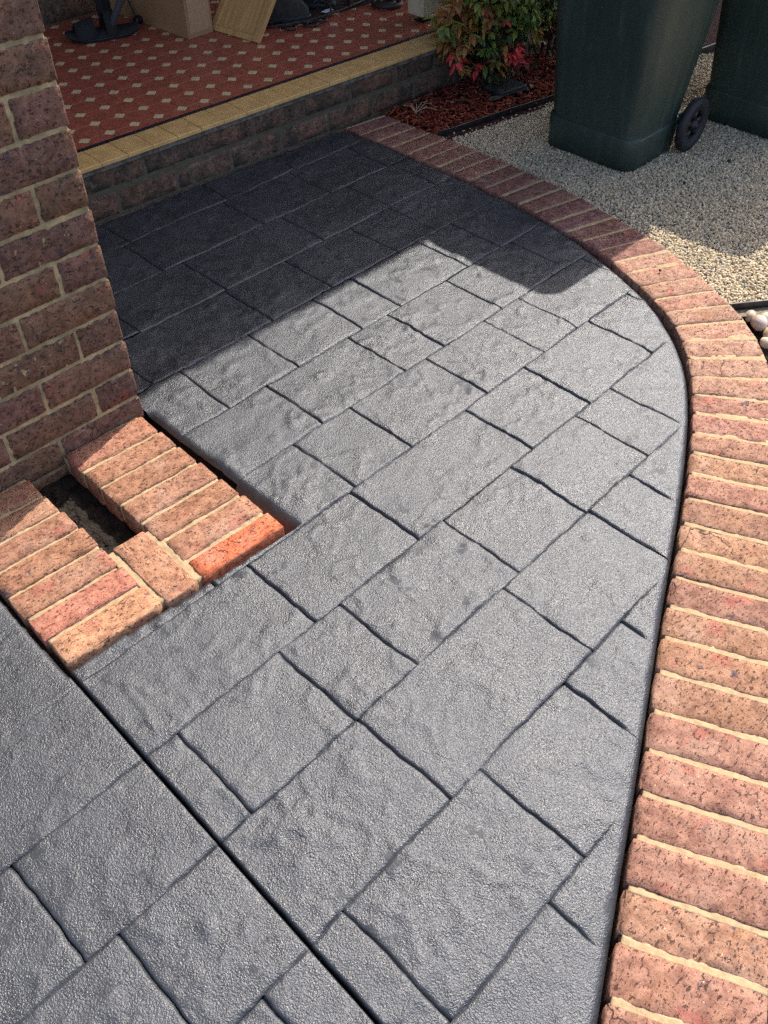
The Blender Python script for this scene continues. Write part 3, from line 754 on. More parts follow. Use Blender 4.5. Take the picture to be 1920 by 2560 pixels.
def in_poly(x, y, poly):
    c = np.zeros(len(x), bool); n = len(poly); j = n - 1
    for i in range(n):
        xi, yi = poly[i]; xj, yj = poly[j]
        cond = ((yi > y) != (yj > y)) & (x < (xj - xi) * (y - yi) / (yj - yi + 1e-12) + xi); c ^= cond; j = i
    return c
t = (1 + 5 ** .5) / 2
ICO = np.array([(-1, t, 0), (1, t, 0), (-1, -t, 0), (1, -t, 0), (0, -1, t), (0, 1, t), (0, -1, -t), (0, 1, -t), (t, 0, -1), (t, 0, 1), (-t, 0, -1), (-t, 0, 1)]) / math.sqrt(1 + t * t)
ICF = np.array([(0, 11, 5), (0, 5, 1), (0, 1, 7), (0, 7, 10), (0, 10, 11), (1, 5, 9), (5, 11, 4), (11, 10, 2), (10, 7, 6), (7, 1, 8), (3, 9, 4), (3, 4, 2), (3, 2, 6), (3, 6, 8), (3, 8, 9), (4, 9, 5), (2, 4, 11), (6, 2, 10), (8, 6, 7), (9, 8, 1)])
def rotmats(n):
    q = rng.normal(size=(n, 4)); q /= np.linalg.norm(q, axis=1)[:, None]; w_, x_, y_, z_ = q.T
    return np.stack([np.stack([1 - 2 * (y_ * y_ + z_ * z_), 2 * (x_ * y_ - z_ * w_), 2 * (x_ * z_ + y_ * w_)], -1),
                     np.stack([2 * (x_ * y_ + z_ * w_), 1 - 2 * (x_ * x_ + z_ * z_), 2 * (y_ * z_ - x_ * w_)], -1),
                     np.stack([2 * (x_ * z_ - y_ * w_), 2 * (y_ * z_ + x_ * w_), 1 - 2 * (x_ * x_ + y_ * y_)], -1)], 1)
def scatter(name, pos, dims, cols, mat, tmpl, faces, jit=.18, rot=None, smooth=False, **kw):
    n = len(pos); R = rotmats(n) if rot is None else rot
    L = tmpl[None] * (1 + jit * rng.normal(size=(n, len(tmpl), 1)).clip(-2, 2)) * dims[:, None, :]
    V = np.einsum('nij,nkj->nki', R, L) + pos[:, None, :]
    F = (faces[None] + (np.arange(n) * len(tmpl))[:, None, None]).reshape(-1, faces.shape[1])
    me = mesh(name, V.reshape(-1, 3), F, mat, smooth)
    at = me.color_attributes.new('tint', 'FLOAT_COLOR', 'POINT')
    cc = np.c_[cols, np.ones(n)]; at.data.foreach_set('color', np.repeat(cc, len(tmpl), 0).astype(np.float32).ravel())
    return obj(name, me, **kw)
# gravel stones where the camera can see them
st = .0070
gx, gy = np.meshgrid(np.arange(2.1, 4.3, st), np.arange(.6, 2.4, st)); gx = gx.ravel() + rng.uniform(-.5, .5, gx.size) * st; gy = gy.ravel() + rng.uniform(-.5, .5, gy.size) * st
ok = in_poly(gx, gy, GB) & (edge_d(gx, gy) < -.218)
e1y = np.interp(gx, [p_[0] for p_ in E1], [p_[1] for p_ in E1]); e2y = np.interp(gx, [p_[0] for p_ in E2], [p_[1] for p_ in E2])
ok &= (gy < e1y - .006) & ((gy > e2y + .006) | (gx < 2.39))
gx, gy = gx[ok], gy[ok]
vis = np.array([on_screen(a_, b_, 0, .05) for a_, b_ in zip(gx, gy)]); gx, gy = gx[vis], gy[vis]
nG = len(gx); print('gravel', nG)
rad = rng.uniform(.0036, .0068, nG)
GC = np.array([(.50, .42, .30), (.56, .48, .35), (.45, .38, .28), (.40, .35, .28), (.33, .31, .27), (.60, .54, .43), (.48, .39, .26), (.16, .15, .14)])
ci = rng.choice(8, nG, p=[.22, .22, .16, .12, .08, .10, .08, .02]); cols = GC[ci] * np.array([1.12, 1.05, .92]) * rng.uniform(.8, 1.15, (nG, 1))
scatter('gravel', np.c_[gx, gy, -.016 + rng.normal(0, .0022, nG) + .004 * pn(gx * 5, gy * 5)], np.c_[rad * rng.uniform(1, 1.35, nG), rad, rad * rng.uniform(.55, .85, nG)], cols, M['gravel_stone'], ICO, ICF, .12,
        kind='stuff', label='cream and tan crushed gravel beside the brick edging', category='gravel')
# mulch chips
BX = np.array([(-1, -1, -1), (1, -1, -1), (1, 1, -1), (-1, 1, -1), (-1, -1, 1), (1, -1, 1), (1, 1, 1), (-1, 1, 1)], float) * .5
BF = np.array([(0, 3, 2, 1), (4, 5, 6, 7), (0, 1, 5, 4), (1, 2, 6, 5), (2, 3, 7, 6), (3, 0, 4, 7)])
nM = 5200; mx = rng.uniform(2.66, 4.0, nM); my = rng.uniform(2.05, 2.66, nM)
ok = (my > np.interp(mx, [p_[0] for p_ in E1], [p_[1] for p_ in E1]) + .008) & (my < 2.655 - .045 * (mx - 1.35) - .01) & (mx > 2.685)
mx, my = mx[ok], my[ok]; nM = len(mx)
yaw = rng.uniform(0, 2 * math.pi, nM); pt = rng.normal(0, .30, nM); cy, sy, cp, sp_ = np.cos(yaw), np.sin(yaw), np.cos(pt), np.sin(pt); z0 = np.zeros(nM)
R = np.stack([np.stack([cy * cp, -sy, cy * sp_], -1), np.stack([sy * cp, cy, sy * sp_], -1), np.stack([-sp_, z0, cp], -1)], 1)
MC = np.array([(.17, .032, .016), (.22, .05, .025), (.12, .022, .014), (.08, .018, .012), (.27, .09, .05), (.20, .12, .07)])
mc = np.array([1.55, 1.5, 1.5]) * MC[rng.choice(6, nM, p=[.3, .24, .2, .14, .09, .03])] * rng.uniform(.7, 1.15, (nM, 1))
scatter('mulch', np.c_[mx, my, .0 + rng.uniform(0, .016, nM)], np.c_[rng.uniform(.012, .038, nM), rng.uniform(.004, .009, nM), rng.uniform(.002, .004, nM)], mc, M['mulch_chip'], BX, BF, .12, R,
        kind='stuff', label='red wood chip mulch under the shrub', category='mulch')

# ------------------------------------------------------------------ wheelie bins
def make_bin(x0, y0, z0, label):
    t_ = empty('wheelie_bin', (x0, y0, z0), label=label, category='bin', group='green wheelie bins on the gravel')
    V, F = loft([(0, .022, .325, .012, .392, .05), (.006, .006, .345, .004, .402, .055), (.06, .003, .352, .002, .405, .058), (.118, 0, .356, -.001, .408, .06), (.124, .002, .356, .001, .406, .06)], 8, True, True)
    obj('base_band', mesh('base_band', V, F, M['bin'], True), t_)
    secs = [(.1245, .008, .352, .006, .402, .062), (.135, .009, .353, .006, .403, .064)]
    for k in range(1, 9):
        q = k / 8; secs.append((.135 + .805 * q, .009 - .075 * q, .353 + .145 * q, .006 - .048 * q, .403 + .055 * q, .064 + .006 * q))
    V, F = loft(secs, 8, False, True); obj('body', mesh('body', V, F, M['bin'], True), t_)
    V, F = loft([(.93, -.085, .515, -.058, .472, .07), (.965, -.088, .52, -.060, .475, .07), (.97, -.084, .515, -.056, .47, .07)], 6); obj('rim', mesh('rim', V, F, M['bin'], True), t_)
    V, F = loft([(.972, -.10, .525, -.065, .48, .075), (.99, -.105, .53, -.068, .483, .08), (1.03, -.07, .50, -.04, .455, .08), (1.045, .0, .42, .03, .36, .08)], 6); obj('lid', mesh('lid', V, F, M['bin_lid'], True), t_)
    V, F = tube([(.56, -.01, .985), (.585, .03, .99), (.585, .385, .99), (.56, .425, .985)], .014, 8); obj('handle', mesh('handle', V, F, M['bin'], True), t_)
    V, F = tube([(.358, -.060, .098), (.358, .470, .098)], .010, 8); obj('axle', mesh('axle', V, F, M['black_plastic'], True), t_)
    V, F = merge(boxvf(.33, .39, .03, .06, .075, .12), boxvf(.33, .39, .33, .36, .075, .12)); obj('axle_bracket', mesh('axle_bracket', V, F, M['bin']), t_)
    for yc in (-.036, .446):
        wv, wf = [], []
        prof = [(.052, -.012), (.080, -.016), (.094, -.015), (.1005, -.009), (.1005, .009), (.094, .015), (.080, .016), (.052, .012)]
        n = 32
        for k in range(n):
            a_ = 2 * math.pi * k / n
            for r_, dy in prof: wv.append((r_ * math.cos(a_), dy, r_ * math.sin(a_)))
        m = len(prof)
        for k in range(n):
            for q in range(m): wf.append((k * m + q, k * m + (q + 1) % m, ((k + 1) % n) * m + (q + 1) % m, ((k + 1) % n) * m + q))
        we = obj('wheel', mesh('tyre', wv, wf, M['rubber'], True), t_, (.358, yc, .100))
        sv = []
        sv.append(tube([(0, -.019, 0), (0, .019, 0)], .020, 12))
        for k in range(5):
            a_ = 2 * math.pi * k / 5 + .3; d = (math.cos(a_), math.sin(a_))
            sv.append(tube([(d[0] * .015, 0, d[1] * .015), (d[0] * .056, 0, d[1] * .056)], .011, 6))
        V, F = merge(*sv); obj('hub', mesh('hub', V, F, M['black_plastic'], True), we)
    return t_
make_bin(2.942, 1.548, -.014, 'dark green wheelie bin nearest the path, one black wheel showing')
make_bin(3.600, 1.245, -.014, 'dark green wheelie bin behind the first, cut by the right photo edge')

# ------------------------------------------------------------------ plants
def leaf_tmpl():
    V = np.array([(0, 0, 0), (.28, .5, .06), (.28, -.5, .06), (.30, 0, -.02), (.65, .42, .03), (.65, -.42, .03), (.67, 0, -.06), (1, 0, -.10)])
    F = [(0, 3, 1), (0, 2, 3), (1, 3, 6), (1, 6, 4), (2, 6, 3), (2, 5, 6), (4, 6, 7), (5, 7, 6)]
    return V, np.array(F)
LT, LF = leaf_tmpl()
def shrub(name, cx, cy, spots, seed, label, stems, pal):
    r_ = np.random.default_rng(seed); t_ = empty(name, (cx, cy, 0), label=label, category='shrub')
    pos = []; R = []; dims = []; cols = []
    for (sx, sy, sz, rad_, n, kind) in spots:
        for _ in range(n):
            d = r_.normal(size=3); d /= np.linalg.norm(d); q = np.array([sx, sy, sz]) + d * rad_ * r_.uniform(.35, 1.0) ** .6
            # whorl of leaflets
            k = r_.integers(3, 6); base = math.atan2(d[1], d[0])
            for i in range(k):
                ya = base + r_.normal(0, .9); pi_ = r_.uniform(-.25, 1.15)
                ax = np.array([math.cos(ya) * math.cos(pi_), math.sin(ya) * math.cos(pi_), -math.sin(pi_)])
                up = np.array([0, 0, 1.]) + r_.normal(0, .35, 3); b_ = np.cross(up, ax); b_ /= np.linalg.norm(b_); c_ = np.cross(ax, b_)
                L_ = r_.uniform(.034, .058); pos.append(q); R.append(np.stack([ax, b_, c_], 1)); dims.append((L_, L_ * r_.uniform(.34, .46), L_))
                p_ = pal[kind]; cols.append(np.array(p_[r_.integers(len(p_))]) * 1.9 * r_.uniform(.7, 1.2))
    global rng
    o = scatter('foliage', np.array(pos), np.array(dims), np.array(cols), M['leaf'], LT, LF, .05, np.array(R), True)
    o.parent = t_; o.matrix_parent_inverse = Matrix.Translation((-cx, -cy, 0)); o['kind'] = 'stuff'
    for (x0, y0, x1, y1, z1, rr) in stems:
        P = [(x0 - cx, y0 - cy, -.02), ((x0 * .6 + x1 * .4) - cx + .01, (y0 * .6 + y1 * .4) - cy, z1 * .45), (x1 - cx, y1 - cy, z1)]
        V, F = tube(P, [rr, rr * .8, rr * .5], 6); obj('stem', mesh('stem', V, F, M['stem'], True), t_)
    return t_
PAL = {'g': [(.10, .15, .03), (.14, .17, .035), (.07, .12, .03), (.18, .17, .04), (.12, .13, .03)],
       'l': [(.22, .34, .08), (.28, .38, .11), (.18, .30, .07)],
       'o': [(.30, .14, .04), (.24, .10, .035), (.34, .20, .06), (.16, .14, .04)],
       'r': [(.50, .05, .06), (.42, .045, .05), (.55, .10, .08)], 'm': [(.26, .04, .05), (.32, .06, .06), (.2, .07, .05)],
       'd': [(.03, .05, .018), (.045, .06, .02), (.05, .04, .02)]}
SH = [(3.22, 2.52, .36, .15, 90, 'g'), (3.12, 2.50, .30, .12, 60, 'o'), (3.06, 2.52, .24, .09, 30, 'o'), (3.30, 2.46, .28, .13, 60, 'g'), (3.34, 2.46, .48, .18, 90, 'g'), (3.20, 2.54, .56, .18, 80, 'g'),
      (3.10, 2.55, .46, .10, 30, 'o'), (3.36, 2.42, .34, .055, 9, 'l'), (3.39, 2.41, .28, .05, 8, 'l'), (3.24, 2.42, .42, .08, 14, 'l'), (3.42, 2.42, .50, .09, 22, 'm'), (3.40, 2.41, .40, .05, 8, 'm'),
      (3.22, 2.37, .155, .035, 8, 'r'), (3.25, 2.36, .17, .03, 6, 'r'), (3.10, 2.43, .12, .022, 3, 'r'), (3.03, 2.50, .16, .03, 4, 'r'), (3.11, 2.50, .34, .03, 4, 'r'), (3.18, 2.40, .15, .06, 9, 'o'), (3.14, 2.44, .20, .08, 16, 'g'), (3.06, 2.47, .10, .05, 5, 'o'),
      (3.26, 2.47, .16, .13, 60, 'd'), (3.30, 2.54, .24, .17, 80, 'd'), (3.30, 2.42, .22, .10, 30, 'g'), (3.28, 2.38, .36, .08, 22, 'g'), (3.16, 2.46, .42, .12, 40, 'g'), (3.40, 2.46, .40, .14, 50, 'g'), (3.33, 2.40, .12, .05, 7, 'm'), (3.30, 2.43, .58, .12, 30, 'm'), (3.05, 2.50, .33, .06, 10, 'o'), (3.26, 2.37, .14, .03, 5, 'r'), (3.44, 2.42, .30, .12, 40, 'g'), (3.46, 2.40, .44, .10, 26, 'm'), (3.38, 2.40, .20, .07, 14, 'o'), (3.14, 2.47, .38, .06, 8, 'm'), (3.25, 2.42, .50, .06, 8, 'r'), (3.36, 2.38, .46, .05, 7, 'r'), (3.20, 2.43, .28, .05, 6, 'r'), (3.42, 2.44, .56, .14, 40, 'g'), (3.02, 2.53, .30, .06, 10, 'g')]
shrub('shrub', 3.22, 2.48, SH, 4, 'leafy shrub with green, bronze and red leaves beside the porch', [(3.20, 2.47, 3.22, 2.50, .5, .007), (3.23, 2.46, 3.32, 2.46, .48, .006), (3.19, 2.48, 3.11, 2.50, .40, .006), (3.22, 2.49, 3.38, 2.42, .42, .005), (3.21, 2.46, 3.24, 2.40, .3, .004)], PAL)
SH2 = [(3.72, 2.42, .30, .20, 90, 'd'), (3.60, 2.50, .45, .22, 110, 'd'), (3.85, 2.45, .55, .25, 110, 'd'), (3.62, 2.38, .20, .12, 30, 'm'), (3.58, 2.52, .16, .15, 40, 'd'), (3.75, 2.55, .75, .25, 90, 'd'), (4.25, 1.86, .75, .24, 190, 'd'), (4.35, 1.95, 1.1, .30, 230, 'd'), (4.45, 2.05, 1.45, .33, 230, 'd'), (4.75, 2.25, 1.9, .35, 200, 'd'), (4.1, 2.35, 1.1, .30, 120, 'd')]  # last five spots: unseen tall crown added to keep sun off the gravel
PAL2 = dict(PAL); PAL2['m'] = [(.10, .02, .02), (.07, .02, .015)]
shrub('shrub', 3.7, 2.48, SH2, 9, 'dark shaded shrub half hidden behind the bins, with an added unseen tall crown blocking sun', [(3.68, 2.47, 3.65, 2.48, .6, .008), (3.71, 2.47, 3.82, 2.45, .6, .008), (3.70, 2.49, 3.62, 2.40, .3, .006), (4.2, 2.3, 4.4, 2.2, 1.5, .02), (4.25, 2.32, 4.7, 2.25, 1.9, .02)], PAL2)
# fallen leaves on the mulch
for i, (x, y, L_, yaw_, c, lab) in enumerate([(3.02, 2.375, .085, 2.6, (.10, .09, .055), 'large dull brown fallen leaf on the mulch left of the valve box'), (3.06, 2.33, .080, -.4, (.12, .10, .07), 'long grey-brown fallen leaf on the mulch before the valve box'),
                                   (3.30, 2.275, .045, .7, (.30, .22, .14), 'pale tan fallen leaf on the mulch right of the valve box'), (3.36, 2.30, .045, 1.9, (.26, .16, .10), 'small tan fallen leaf near the front bin'), (2.93, 2.42, .03, .2, (.35, .24, .13), 'small cream fallen leaf near the porch riser')]):
    V = LT * np.array([L_, L_ * .4, L_ * .5]); me = mesh('fallen_leaf', V, [tuple(f) for f in LF], M['leaf'], True)
    at = me.color_attributes.new('tint', 'FLOAT_COLOR', 'POINT'); at.data.foreach_set('color', np.tile(np.array(c + (1,), np.float32), len(LT)))
    obj('fallen_leaf', me, None, (x, y, .022), (.1, -.1, yaw_), label=lab, category='leaf', group='fallen leaves on the mulch')
# dry twigs by the riser
vf = []
for k in range(7):
    a_ = rnd.uniform(-.9, 1.6); L_ = rnd.uniform(.05, .11); x, y = 2.765 + rnd.uniform(-.01, .02), 2.47 + rnd.uniform(-.02, .02)
    vf.append(tube([(x, y, .016), (x + L_ * .5 * math.cos(a_), y + L_ * .5 * math.sin(a_), .035), (x + L_ * math.cos(a_), y + L_ * math.sin(a_), .02)], .0012, 5))
V, F = merge(*vf); obj('dry_grass', mesh('dry_grass', V, F, plain('straw', (.45, .33, .20), .9)), None, kind='stuff', label='few pale dry stalks on the mulch at the porch foot', category='dry grass')

# ---- irrigation valve box
vb = empty('valve_box', (3.225, 2.365, 0), label='dull green plastic valve box lid in the mulch under the shrub', category='valve box'); vb.rotation_euler = (0, 0, -.16)
V, F = loft([(-.03, -.088, .088, -.068, .068, .012), (.02, -.085, .085, -.065, .065, .012), (.024, -.083, .083, -.063, .063, .012)], 3); obj('rim', mesh('rim', V, F, M['black_plastic']), vb)
V, F = loft([(.0245, -.080, .080, -.060, .060, .012), (.031, -.080, .080, -.060, .060, .012), (.033, -.077, .077, -.057, .057, .011)], 3); obj('lid', mesh('lid', V, F, M['lid']), vb)

# ---- river pebbles past the second edging strip
def pebble(x, y, z, r3, yaw_, c, label):
    V = []; F = []; n, m = 14, 9
    s = rnd.random() * 50
    for j in range(m + 1):
        th = math.pi * j / m
        for i in range(n):
            ph = 2 * math.pi * i / n; d = Vector((math.sin(th) * math.cos(ph), math.sin(th) * math.sin(ph), math.cos(th)))
            k = 1 + .10 * mnoise.noise(d * 1.3 + Vector((s, s, s))); V.append((d.x * r3[0] * k, d.y * r3[1] * k, d.z * r3[2] * k))
    for j in range(m):
        for i in range(n): F.append((j * n + i, (j + 1) * n + i, (j + 1) * n + (i + 1) % n, j * n + (i + 1) % n))
    o = obj('river_pebble', mesh('river_pebble', V, F, M['pebble'], True), None, (x, y, z), (rnd.uniform(-.3, .3), rnd.uniform(-.3, .3), yaw_), label=label, category='pebble', group='river pebbles beside the edging'); o.color = c + (1,)
PC = [(.62, .50, .38), (.66, .52, .34), (.55, .44, .36), (.60, .47, .30), (.70, .62, .48)]
PB = [(2.435, .775, -.028, (.021, .017, .016), .3, 0, 'tan river pebble in the corner between edging strip and bricks'), (2.418, .737, -.026, (.030, .024, .022), .9, 2, 'largest pale pink-grey river pebble beside the bricks'),
      (2.462, .728, -.030, (.026, .022, .018), 2.0, 4, 'pale cream river pebble against the plastic edging strip'), (2.405, .688, -.034, (.028, .024, .020), .1, 1, 'golden tan river pebble below the largest pebble'),
      (2.352, .676, -.036, (.022, .018, .016), 1.2, 4, 'small whitish river pebble touching the brick edging'), (2.365, .640, -.036, (.026, .020, .018), 2.4, 1, 'yellow river pebble cut by the right photo edge')]
for x, y, z, r3, ya, ci_, lab in PB: pebble(x, y, z, r3, ya, PC[ci_], lab)
nP = 420; px = rng.uniform(2.42, 3.4, nP); py = .70 - .68 * (px - 2.5) - rng.uniform(.0, .55, nP) - .02
ok = (px > 2.47) | (py < .62); ok &= edge_d(px, py) < -.26; px, py = px[ok], py[ok]; nP = len(px)
rp = rng.uniform(.017, .026, nP)
th = np.linspace(0, math.pi, 7)[1:-1]; PT = [(0, 0, 1)] + [(math.sin(a_) * math.cos(q), math.sin(a_) * math.sin(q), math.cos(a_)) for a_ in th for q in np.linspace(0, 2 * math.pi, 11)[:-1]] + [(0, 0, -1)]
PF = [(0, 1 + i, 1 + (i + 1) % 10) for i in range(10)] + [t3 for r_ in range(4) for i in range(10) for t3 in ((1 + r_ * 10 + i, 11 + r_ * 10 + i, 11 + r_ * 10 + (i + 1) % 10), (1 + r_ * 10 + i, 11 + r_ * 10 + (i + 1) % 10, 1 + r_ * 10 + (i + 1) % 10))] + [(51, 41 + (i + 1) % 10, 41 + i) for i in range(10)]
scatter('river_stones', np.c_[px, py, -.055 + rng.uniform(0, .02, nP)], np.c_[rp * 1.25, rp, rp * .8], np.array(PC)[rng.integers(0, 5, nP)], M['gravel_stone'], np.array(PT), np.array(PF), .0, None, True,
        kind='stuff', label='bed of smooth cream river stones past the right photo edge', category='pebbles')

# ------------------------------------------------------------------ things on the porch
def outline_solid(pts, z0, z1, bev=.004):
    pts = np.array(pts); c = pts.mean(0); inn = c + (pts - c) * .95; n = len(pts)
    V = [(x, y, z0) for x, y in inn] + [(x, y, z0 + bev) for x, y in pts] + [(x, y, z1 - bev) for x, y in pts] + [(x, y, z1) for x, y in inn]; F = []
    for k in range(3):
        for i in range(n): F.append((k * n + i, k * n + (i + 1) % n, (k + 1) * n + (i + 1) % n, (k + 1) * n + i))
    F.append(tuple(range(n))[::-1]); F.append(tuple(3 * n + i for i in range(n))); return V, F
def sole_pts(L_, wf, wh, n=40):
    P = []
    for k in range(n):
        a_ = 2 * math.pi * k / n; x = math.cos(a_); y = math.sin(a_); u = (x + 1) / 2
        wd = wh + (wf - wh) * (0.5 - .5 * math.cos(math.pi * min(1, u * 1.15))) - .008 * math.exp(-((u - .42) / .18) ** 2)
        P.append((x * L_ / 2, (abs(y) ** .8) * math.copysign(wd / 2, y)))
    return P
sd = empty('sandal', (2.09, 3.655, PZ), label='black strappy sandal lying on the red porch tiles', category='sandal'); sd.rotation_euler = (0, 0, math.radians(-22 + 180))
def curl(V, amt=.018): return [(x, y, z + amt * max(0, (abs(x) - .07) / .08) ** 2) for x, y, z in V]
V, F = outline_solid(sole_pts(.31, .118, .085), 0, .026, .006); obj('sole', mesh('sole', curl(V), F, M['black_cloth'], True), sd)
V, F = tube([(x, y, .012) for x, y in sole_pts(.313, .120, .087)], .0016, 5, True); obj('welt', mesh('welt', curl(V), F, M['grey_cloth'], True), sd)
def arch(x0, x1, w0, h0, w1, h1, th=.005, n=12):
    V = []; F = []
    for (x, wd, hh_) in ((x0, w0, h0), ((x0 + x1) / 2, (w0 + w1) / 2, (h0 + h1) / 2 * 1.06), (x1, w1, h1)):
        for t_ in (0, th):
            for k in range(n + 1):
                a_ = math.pi * k / n; V.append((x, (wd / 2 - t_) * math.cos(a_), .018 + (hh_ - t_) * math.sin(a_)))
    m = n + 1
    for s in range(2):
        for lay in (0, 1):
            for k in range(n):
                a0 = (s * 2 + lay) * m + k; b0 = ((s + 1) * 2 + lay) * m + k; F.append((a0, a0 + 1, b0 + 1, b0) if lay else (a0, b0, b0 + 1, a0 + 1))
    for s in (0, 2):
        for k in range(n):
            a0 = (s * 2) * m + k; b0 = (s * 2 + 1) * m + k; F.append((a0, a0 + 1, b0 + 1, b0))
    return V, F
V, F = arch(.035, .115, .112, .066, .118, .045); obj('toe_strap', mesh('toe_strap', V, F, M['black_cloth'], True), sd)
V, F = arch(-.055, -.010, .096, .085, .104, .080); obj('instep_strap', mesh('instep_strap', V, F, M['black_cloth'], True), sd)
V, F = tube([(-.03, .045, .03), (-.05, .05, .08), (-.085, .045, .13), (-.13, .02, .17), (-.14, -.01, .165)], [.012, .014, .015, .014, .010], 8); V = [(x, y * .6 + .01, z) for x, y, z in V]
obj('heel_strap', mesh('heel_strap', V, F, M['grey_cloth'], True), sd)
# black upright leg behind the sandal
V, F = loft([(0, -.026, .026, -.02, .02, .008), (.02, -.024, .024, -.018, .018, .008), (.9, -.020, .020, -.016, .016, .006)], 3)
obj('stand_leg', mesh('stand_leg', V, F, M['black_cloth'], False), None, (2.16, 3.74, PZ), (0, 0, .3), label='black upright leg standing on the porch behind the sandal', category='leg')
V, F = tube([(2.31, 3.70, PZ + .012), (2.30, 3.72, PZ + .03), (2.285, 3.75, PZ + .12), (2.275, 3.79, PZ + .30), (2.27, 3.84, PZ + .6)], .0035, 6)
cb = obj('cable', mesh('cable', V, F, M['cable'], True), None, label='thin black cable hanging down beside the cardboard box', category='cable')
V, F = loft([(0, -.02, .02, -.014, .014, .008), (.018, -.022, .022, -.016, .016, .009), (.028, -.012, .012, -.009, .009, .006)], 4); obj('plug', mesh('plug', V, F, M['cable'], True), cb, (2.30, 3.70, PZ + .001))
# cardboard box
cbx = empty('cardboard_box', (2.323, 3.372, PZ), label='brown cardboard box standing on the porch tiles', category='box'); cbx.rotation_euler = (0, 0, .03)
V, F = loft([(.001, 0, .136, 0, .55, .002), (.36, .003, .133, .003, .547, .002)], 1); obj('carton', mesh('carton', V, F, M['card']), cbx)
V, F = boxvf(.012, .124, -.0012, -.0002, .02, .34); obj('end_panel', mesh('end_panel', V, F, M['card_in']), cbx)
V, F = boxvf(-.0008, .1365, -.0008, .5505, .3605, .364); obj('flap', mesh('flap', V, F, M['card']), cbx)
# pine panel leaning over to the right
pn_ = empty('wooden_panel', (2.480, 3.268, PZ + .004), label='pale pine framed panel leaning beside the cardboard box', category='panel')
pn_.rotation_euler = (0, math.radians(41), math.radians(6.5))   # local: y along the bottom edge, z up the panel, x is the back
V, F = boxvf(.004, .012, -.112, .112, .022, .50); obj('field', mesh('field', V, F, M['wood']), pn_)
for nm, bx in (('rail', (0, .018, -.133, .133, 0, .024)), ('rail', (0, .018, -.133, .133, .496, .52)), ('stile', (-.004, .019, -.137, -.110, .0005, .5195)), ('stile', (-.004, .019, .110, .137, .0005, .5195))):
    V, F = boxvf(*bx); obj(nm, mesh(nm, V, F, M['wood']), pn_)
V, F = boxvf(.0015, .0042, -.106, .106, .026, .034); obj('bead', mesh('bead', V, F, M['wood']), pn_)
# boots
def boot(x, y, yaw_, label, mat, sc=1.0):
    b_ = empty('work_boot', (x, y, PZ), label=label, category='boot', group='dark boots on the porch'); b_.rotation_euler = (0, 0, yaw_); b_.scale = (sc,) * 3
    V, F = outline_solid(sole_pts(.30, .108, .085), .004, .030, .005); obj('sole', mesh('sole', V, F, M['rubber'], True), b_)
    vf = []
    for k in range(18):
        a_ = 2 * math.pi * k / 18; P_ = sole_pts(.30, .108, .085, 18)[k]; vf.append(boxvf(P_[0] - .010, P_[0] + .010, P_[1] - .009, P_[1] + .009, 0, .022))
    V, F = merge(*vf); obj('tread', mesh('tread', V, F, M['rubber']), b_)
    secs = []
    V = []; F = []; n = 16
    for z, x0, x1, w_ in ((.028, -.142, .142, .094), (.055, -.145, .140, .098), (.080, -.142, .115, .094), (.105, -.135, .05, .088), (.14, -.125, -.005, .084), (.20, -.120, -.01, .088), (.26, -.122, -.005, .094)):
        for k in range(n):
            a_ = 2 * math.pi * k / n; V.append(((x0 + x1) / 2 + (x1 - x0) / 2 * math.cos(a_) + .004 * mnoise.noise(Vector((k * .7, z * 30, 1))), w_ / 2 * math.copysign(abs(math.sin(a_)) ** .75, math.sin(a_)), z))
    for j in range(6):
        for k in range(n): F.append((j * n + k, j * n + (k + 1) % n, (j + 1) * n + (k + 1) % n, (j + 1) * n + k))
    obj('upper', mesh('upper', V, F, mat, True), b_)
    V, F = arch(-.02, .02, .092, .095, .092, .075); obj('tongue', mesh('tongue', V, F, M['grey_cloth'], True), b_)
    return b_
boot(2.735, 3.275, math.radians(-38), 'dark grey work boot right behind the pine panel', M['boot'])
boot(2.95, 3.34, math.radians(-50), 'black boot at the top photo edge behind the grey boot', M['black_cloth'])
V, F = loft([(0, -.04, .04, -.04, .04, .035), (.02, -.042, .042, -.042, .042, .036), (.22, -.042, .042, -.042, .042, .036), (.25, -.02, .02, -.02, .02, .018)], 6)
obj('blue_canister', mesh('blue_canister', V, F, M['blue'], True), None, (3.06, 3.30, PZ), label='blue canister just showing at the top photo edge', category='canister')
# brown coir mat
Vm = []; n1, n2 = 60, 34
for j in range(n2):
    for i in range(n1):
        X = -.32 + .64 * i / (n1 - 1); Y = -.15 + .30 * j / (n2 - 1); edge_ = (i in (0, n1 - 1)) or (j in (0, n2 - 1))
        Vm.append((X, Y, .001 if edge_ else .011 + .004 * math.sin(X * 70) * math.sin(Y * 70) + .003 * mnoise.noise(Vector((X * 60, Y * 60, 2)))))
obj('door_mat', mesh('door_mat', Vm, [(j * n1 + i, j * n1 + i + 1, (j + 1) * n1 + i + 1, (j + 1) * n1 + i) for j in range(n2 - 1) for i in range(n1 - 1)], M['mat_brown'], True), None, (3.14, 3.31, PZ), (0, 0, -.10), label='dark brown coir door mat behind the wrought iron scrolls', category='mat')
V, F = boxvf(-.028, .028, -.014, .014, 0, .001); V = [(x, y, z + .004 * math.sin(x * 90)) for x, y, z in V]
obj('paper_scrap', mesh('paper_scrap', V, F, M['paper']), None, (2.955, 3.185, PZ + .016), (0, .1, .2), label='small white paper scrap lying on the door mat', category='paper')
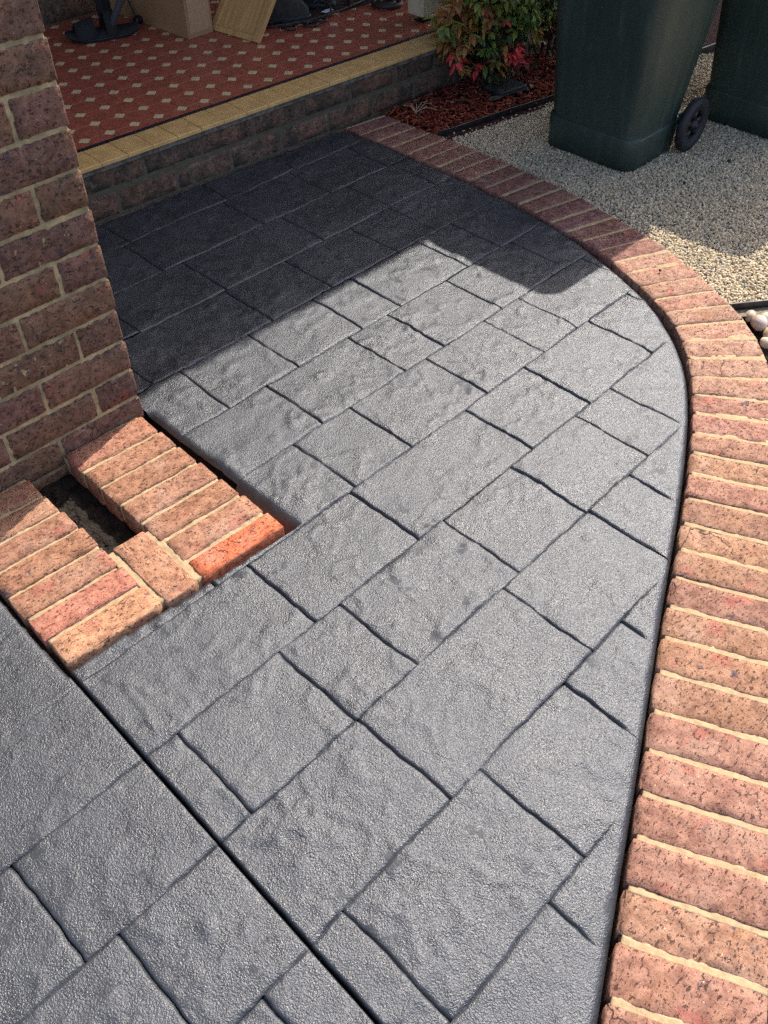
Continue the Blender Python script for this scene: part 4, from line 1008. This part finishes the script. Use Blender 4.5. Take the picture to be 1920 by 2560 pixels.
# wrought iron scrollwork lying on the floor
wi = empty('wrought_iron_scroll', (2.70, 3.19, PZ), label='dark wrought iron scrollwork lying on the porch tiles', category='ironwork')
def loc(pts): return [(x - 2.70, y - 3.19, z) for x, y, z in pts]
V, F = tube(loc([(2.60, 3.26, .008), (2.70, 3.205, .010), (2.80, 3.165, .012), (2.90, 3.150, .014), (3.0, 3.150, .016), (3.15, 3.165, .018), (3.30, 3.19, .018), (3.5, 3.24, .018)]), .0055, 8); obj('rail', mesh('rail', V, F, M['iron'], True), wi)
def spiral(cx, cy, r0, r1, turns, a0, z, rr):
    P = []
    n = int(26 * turns)
    for k in range(n + 1):
        q = k / n; a_ = a0 + q * turns * 2 * math.pi; r_ = r0 + (r1 - r0) * q; P.append((cx + r_ * math.cos(a_), cy + r_ * math.sin(a_), z))
    return tube(loc(P), rr, 8)
for cx, cy, r0, r1, tn, a0, z, rr in ((2.712, 3.168, .034, .022, 1.1, 1.6, .008, .0055), (2.806, 3.130, .034, .02, 1.15, 1.8, .009, .0055), (2.872, 3.140, .030, .018, 1.1, 2.2, .009, .0055), (3.235, 3.075, .072, .022, 1.7, 1.9, .014, .011)):
    V, F = spiral(cx, cy, r0, r1, tn, a0, z, rr); obj('scroll', mesh('scroll', V, F, M['iron'], True), wi)
V, F = tube(loc([(2.95, 3.15, .016), (2.99, 3.21, .03), (2.97, 3.26, .045), (2.93, 3.25, .04)]), .005, 6); obj('scroll', mesh('scroll', V, F, M['iron'], True), wi)
V, F = tube(loc([(3.06, 3.155, .016), (3.07, 3.155, .35)]), .006, 6); obj('bar', mesh('bar', V, F, M['iron'], True), wi)
# little dark seed on the bricks and two on the gravel
def bit(x, y, z, r, label, cat='seed pod'):
    V = []; F = []
    V = [tuple(np.array(p_) * np.array([r, r * .8, r * .7]) * (1 + .15 * rnd.random())) for p_ in ICO]; F = [tuple(f) for f in ICF]
    obj('seed_pod', mesh('seed_pod', V, F, M['rubber'], True), None, (x, y, z), label=label, category=cat)
bit(2.405, 1.085, .014, .006, 'tiny black seed pod lying on the sunlit edging brick')
bit(3.31, 1.33, -.004, .009, 'dark seed pod on the gravel below the bin wheel')
bit(3.03, 1.36, -.004, .008, 'dark red seed pod on the gravel in front of the first bin')
